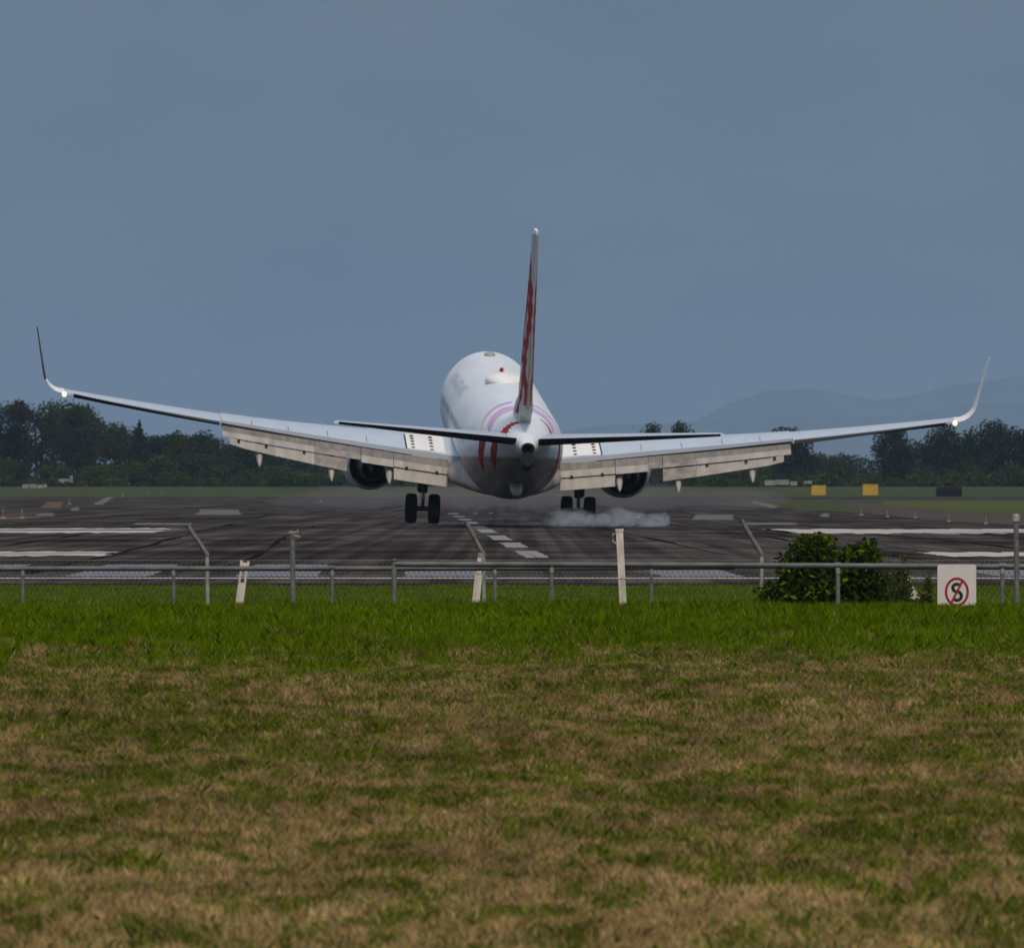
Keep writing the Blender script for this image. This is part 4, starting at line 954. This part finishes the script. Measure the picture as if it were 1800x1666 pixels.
# red, ochre and grey swirls painted on both faces of the fin
def swirl(side, pts, mat, nm='painted_swirl'):
    """pts: (fraction of chord, z, half width in chord fraction)"""
    mb = MB(); fine = []
    for k in range(len(pts) - 1):
        for j in range(6):
            u = j / 6; fine.append(tuple(pts[k][q_] + (pts[k + 1][q_] - pts[k][q_]) * u for q_ in range(3)))
    fine.append(pts[-1]); last = None
    for t_, z, w_ in fine:
        w_ *= 1 + .35 * math.sin(z * 9 + t_ * 5); t_ += .012 * math.sin(z * 6.5)
        s0, s1 = fle(max(z, 1.7)), fte(z)
        row = [fin_pt(s0 + min(max(t_ + w_ * q_, .01), .995) * (s1 - s0), z, side, .006) for q_ in (-1, -.5, 0, .5, 1)]
        if last:
            for q_ in range(4): mb.face([last[q_], last[q_ + 1], row[q_ + 1], row[q_]])
        last = row
    return mb.build(nm, M[mat], fin)
for sd_ in (-1, 1):
    swirl(sd_, [(.52, 1.95, .06), (.56, 2.8, .07), (.60, 3.5, .10), (.60, 4.1, .14), (.66, 4.7, .15), (.78, 5.4, .16), (.82, 6.0, .20), (.72, 6.6, .20), (.58, 7.2, .14), (.46, 7.8, .06), (.42, 8.1, .02)], 'red')
    swirl(sd_, [(.86, 2.4, .04), (.86, 2.9, .12), (.78, 3.3, .10), (.66, 3.9, .06)], 'red')
    swirl(sd_, [(.34, 3.9, .04), (.34, 4.6, .12), (.28, 5.2, .06), (.40, 5.9, .12), (.44, 6.6, .08), (.36, 7.2, .03)], 'red')
    swirl(sd_, [(.965, 2.3, .03), (.975, 3.6, .02), (.965, 4.4, .02), (.975, 5.2, .01)], 'ochre')
    swirl(sd_, [(.10, 2.6, .05), (.14, 3.6, .03), (.12, 4.4, .03)], 'lilac')

# painted bands round the rear fuselage
def band(pts, mat, nm='painted_band', teeth=False):
    """pts: (angle, station, half width)"""
    mb = MB(); fine = []
    for k in range(len(pts) - 1):
        for j in range(8): fine.append(tuple(pts[k][q_] + (pts[k + 1][q_] - pts[k][q_]) * j / 8 for q_ in range(3)))
    fine.append(pts[-1]); last = None
    for i_, (a, s_, w_) in enumerate(fine):
        if teeth and i_ % 5 == 0: w_ *= 1.9
        row = [fus(min(s_ + w_ * q_, 38.0), a, .007) for q_ in (-1, -.5, 0, .5, 1)]
        if last:
            for q_ in range(4): mb.face([last[q_], last[q_ + 1], row[q_ + 1], row[q_]])
        last = row
    return mb.build(nm, M[mat], fuse)
for sd_ in (-1, 1):
    band([(sd_ * 6, 31.2, .45), (sd_ * 22, 31.3, .70), (sd_ * 40, 31.7, .60), (sd_ * 58, 32.3, .50), (sd_ * 70, 32.9, .16)], 'lilac')
    band([(sd_ * 8, 29.4, .26), (sd_ * 24, 29.5, .32), (sd_ * 42, 29.9, .24), (sd_ * 60, 30.7, .08), (sd_ * 72, 31.4, .02)], 'lilac')
band([(-8, 35.0, .12), (-24, 34.9, .20), (-42, 35.0, .30), (-60, 35.2, .44), (-76, 35.5, .20)], 'red', teeth=True)
band([(32, 33.2, .07), (48, 33.3, .14), (62, 33.6, .22), (78, 33.9, .16)], 'red')
band([(-74, 31.9, .36), (-86, 32.1, .62), (-98, 31.9, .62), (-110, 31.4, .50), (-124, 30.7, .34), (-134, 30.0, .05)], 'red')
band([(-84, 34.2, .20), (-98, 34.2, .54), (-112, 33.8, .62), (-128, 33.0, .50), (-142, 32.0, .10)], 'red')
band([(76, 31.4, .32), (92, 31.2, .40), (104, 30.8, .36), (116, 30.1, .40), (128, 29.4, .30), (138, 28.8, .06)], 'red')

# faint grey lettering strokes high on the port side
g5 = random.Random(12)
for k in range(12):
    s_ = 8.2 + k * .72; a0 = -58 + g5.uniform(-2, 2); a1 = a0 + g5.choice((10, 14, 15)); w_ = .06
    mb = MB(); last = None
    for q_ in range(5):
        a = a0 + (a1 - a0) * q_ / 4; sl = s_ + .25 * q_ / 4; row = (fus(sl, a, .007), fus(sl + w_ * 2, a, .007))
        if last: mb.face([last[0], last[1], row[1], row[0]])
        last = row
    a = a0 + (a1 - a0) * g5.random(); mb.face([fus(s_, a, .007), fus(s_ + .5, a, .007), fus(s_ + .5, a + 3, .007), fus(s_, a + 3, .007)])
    mb.build('title_letter', M['greymark'], fuse)
# cabin windows and rear doors, port side
mb = MB(); c0 = Vector(fus(7.5, -81, .006)); mb.face([tuple(Vector(fus(7.5 + .12 * math.cos(2 * math.pi * k / 10), -81 + 5.2 * math.sin(2 * math.pi * k / 10), .006)) - c0) for k in range(10)])
w0 = mb.build('cabin_window', M['glassdark'], fuse); w0.location = c0
for k in range(1, 40):
    if k % 14 == 0: continue
    s_ = 7.5 + k * .51
    if s_ > 27.2: break
    c = w0.copy(); COL.objects.link(c); c.parent = fuse; q = Vector(fus(s_, -81, .006)); c.location = q
band([(-62, 29.3, .02), (-70, 29.3, .02), (-92, 29.3, .02), (-100, 29.3, .02)], 'greymark', 'door_seam')
band([(-62, 28.5, .02), (-70, 28.5, .02), (-92, 28.5, .02), (-100, 28.5, .02)], 'greymark', 'door_seam')
# crown fittings
mb = MB(); q = Vector(fus(19.3, 0)); mb.ellipsoid((q.x, q.y, q.z - .02), (.78, 1.1, .30), 24, 12); mb.build('antenna_radome', M['white'], fuse, 'auto')
mb = MB(); q = Vector(fus(16.2, 2)); mb.rings([[(q.x - .03, q.y - .2, q.z - .02), (q.x + .03, q.y - .2, q.z - .02), (q.x + .03, q.y + .25, q.z - .02), (q.x - .03, q.y + .25, q.z - .02)], [(q.x - .01, q.y - .28, q.z + .28), (q.x + .01, q.y - .28, q.z + .28), (q.x + .01, q.y - .05, q.z + .28), (q.x - .01, q.y - .05, q.z + .28)]]); mb.build('blade_antenna', M['white'], fuse)
mb = MB(); q = Vector(fus(17.3, 2)); mb.ellipsoid((q.x, q.y, q.z + .01), (.24, .3, .11), 16, 8); mb.build('roof_vent', M['soot'], fuse, 'auto')
mb = MB(); q = Vector(fus(15.2, 1)); mb.ellipsoid((q.x, q.y, q.z + .05), (.09, .12, .11), 14, 8); mb.build('beacon', M['red'], fuse, 'auto')
mb = MB(); q = Vector(fus(7.2, -2)); mb.ellipsoid((q.x, q.y, q.z + .03), (.22, .5, .10), 14, 8); mb.build('antenna_hump', M['sandy'], fuse, 'auto')

# ------------------------------------------------------------------ tyre smoke
def smoke(name, label, balls, dens, col, seed, nscale=1.0, vox=.09, topz=1.05, lo=.46):
    mb = MB()
    for (x, y, z, rx_, ry_, rz_) in balls: mb.ellipsoid((x, y, z), (rx_, ry_, rz_), 20, 12)
    me = bpy.data.meshes.new(name); me.from_pydata(mb.v, [], mb.f); me.validate()
    m_ = bpy.data.materials.new('smoke ' + name); m_.use_nodes = True; t_ = m_.node_tree; t_.nodes.clear()
    out = t_.nodes.new('ShaderNodeOutputMaterial'); pv = t_.nodes.new('ShaderNodeVolumePrincipled'); t_.links.new(pv.outputs[0], out.inputs['Volume'])
    tc_ = t_.nodes.new('ShaderNodeTexCoord'); n_ = t_.nodes.new('ShaderNodeTexNoise'); n_.inputs['Scale'].default_value = nscale; n_.inputs['Detail'].default_value = 6; n_.inputs['Distortion'].default_value = 1.2
    t_.links.new(tc_.outputs['Object'], n_.inputs['Vector'])
    mr = t_.nodes.new('ShaderNodeMapRange'); mr.inputs[1].default_value = lo; mr.inputs[2].default_value = .74; mr.inputs[3].default_value = dens * .04; mr.inputs[4].default_value = dens
    t_.links.new(n_.outputs['Fac'], mr.inputs[0])
    sx_ = t_.nodes.new('ShaderNodeSeparateXYZ'); t_.links.new(tc_.outputs['Object'], sx_.inputs[0])
    hf = math_node(t_, 'SUBTRACT', 1.25, math_node(t_, 'MULTIPLY', sx_.outputs[2], topz), clamp=True)
    t_.links.new(math_node(t_, 'MULTIPLY', mr.outputs[0], hf), pv.inputs['Density']); pv.inputs['Color'].default_value = (*col, 1)
    o = link_mesh(name, me, m_); rm = o.modifiers.new('join', 'REMESH'); rm.mode = 'VOXEL'; rm.voxel_size = vox
    sm_ = o.modifiers.new('soft', 'SMOOTH'); sm_.iterations = 6
    tex = bpy.data.textures.new('puff', 'CLOUDS'); tex.noise_scale = .5; dm = o.modifiers.new('puff', 'DISPLACE'); dm.texture = tex; dm.strength = .40; dm.mid_level = .5
    return tag(o, label, 'smoke', kind='stuff')
dsm = 628.0; px0 = lambda px: (px - 900) / F * dsm; pz = lambda py: H - (py - HY) / F * dsm
def ball(px, py, rxp, rzp, dy=0.0, ry=1.6):
    s = dsm / F; return (px0(px), dsm + dy, max(pz(py), .04), rxp * s, ry, rzp * s)
smoke('tyre_smoke', 'white-blue puff of tyre smoke round the right main wheels', [ball(985, 916, 36, 11), ball(1030, 914, 42, 13), ball(1075, 913, 44, 14), ball(1098, 907, 26, 12), ball(1112, 914, 28, 11), ball(1140, 919, 28, 8), ball(1162, 921, 18, 5), ball(1084, 898, 18, 9, 1), ball(1120, 909, 26, 8, .5), ball(1000, 906, 40, 13, .5), ball(1150, 913, 30, 11, .3)], 2.0, (.66, .78, .90), 1, 2.2, .09, 1.4)
smoke('smoke_wisp', 'faint thin wisp of smoke trailing between the two sets of main wheels', [ball(800, 908, 30, 10, 8, 3), ball(860, 904, 55, 10, 12, 4), ball(920, 904, 60, 10, 12, 4), ball(780, 890, 26, 12, 8, 3), ball(830, 910, 45, 10, 6, 3)], .085, (.62, .76, .88), 2, .3, .12, .8, .2)

def far_ball(px, py, rxp, rzp, d, ry):
    s_ = d / F; return ((px - 900) * s_, d, max(H - (py - HY) * s_, .3), rxp * s_, ry, rzp * s_)
smoke('drifting_smoke', 'thin dusky veil of smoke drifting over the runway beyond the airliner', [far_ball(640, 872, 110, 22, 820, 60), far_ball(800, 872, 120, 24, 850, 60), far_ball(960, 872, 130, 24, 830, 60), far_ball(1130, 872, 130, 24, 840, 60), far_ball(1290, 876, 110, 18, 830, 50), far_ball(540, 880, 80, 12, 830, 40)], .020, (.36, .33, .36), 3, .12, .35, .25)

# ------------------------------------------------------------------ haze
mb = MB(); y0h, y1h, wx, z0h, z1h = -40, 53000, 20000, -2.0, 340
mb.box((0, (y0h + y1h) / 2, (z0h + z1h) / 2), (wx * 2, y1h - y0h, z1h - z0h))
mh = bpy.data.materials.new('haze air'); mh.use_nodes = True; th_ = mh.node_tree; th_.nodes.clear()
oo = th_.nodes.new('ShaderNodeOutputMaterial'); pv = th_.nodes.new('ShaderNodeVolumePrincipled'); th_.links.new(pv.outputs[0], oo.inputs['Volume'])
pv.inputs['Density'].default_value = 3.4e-5; pv.inputs['Color'].default_value = (.42, .62, .855, 1)
tag(mb.build('haze', mh), 'thin bluish haze over the airfield', 'haze', kind='stuff')
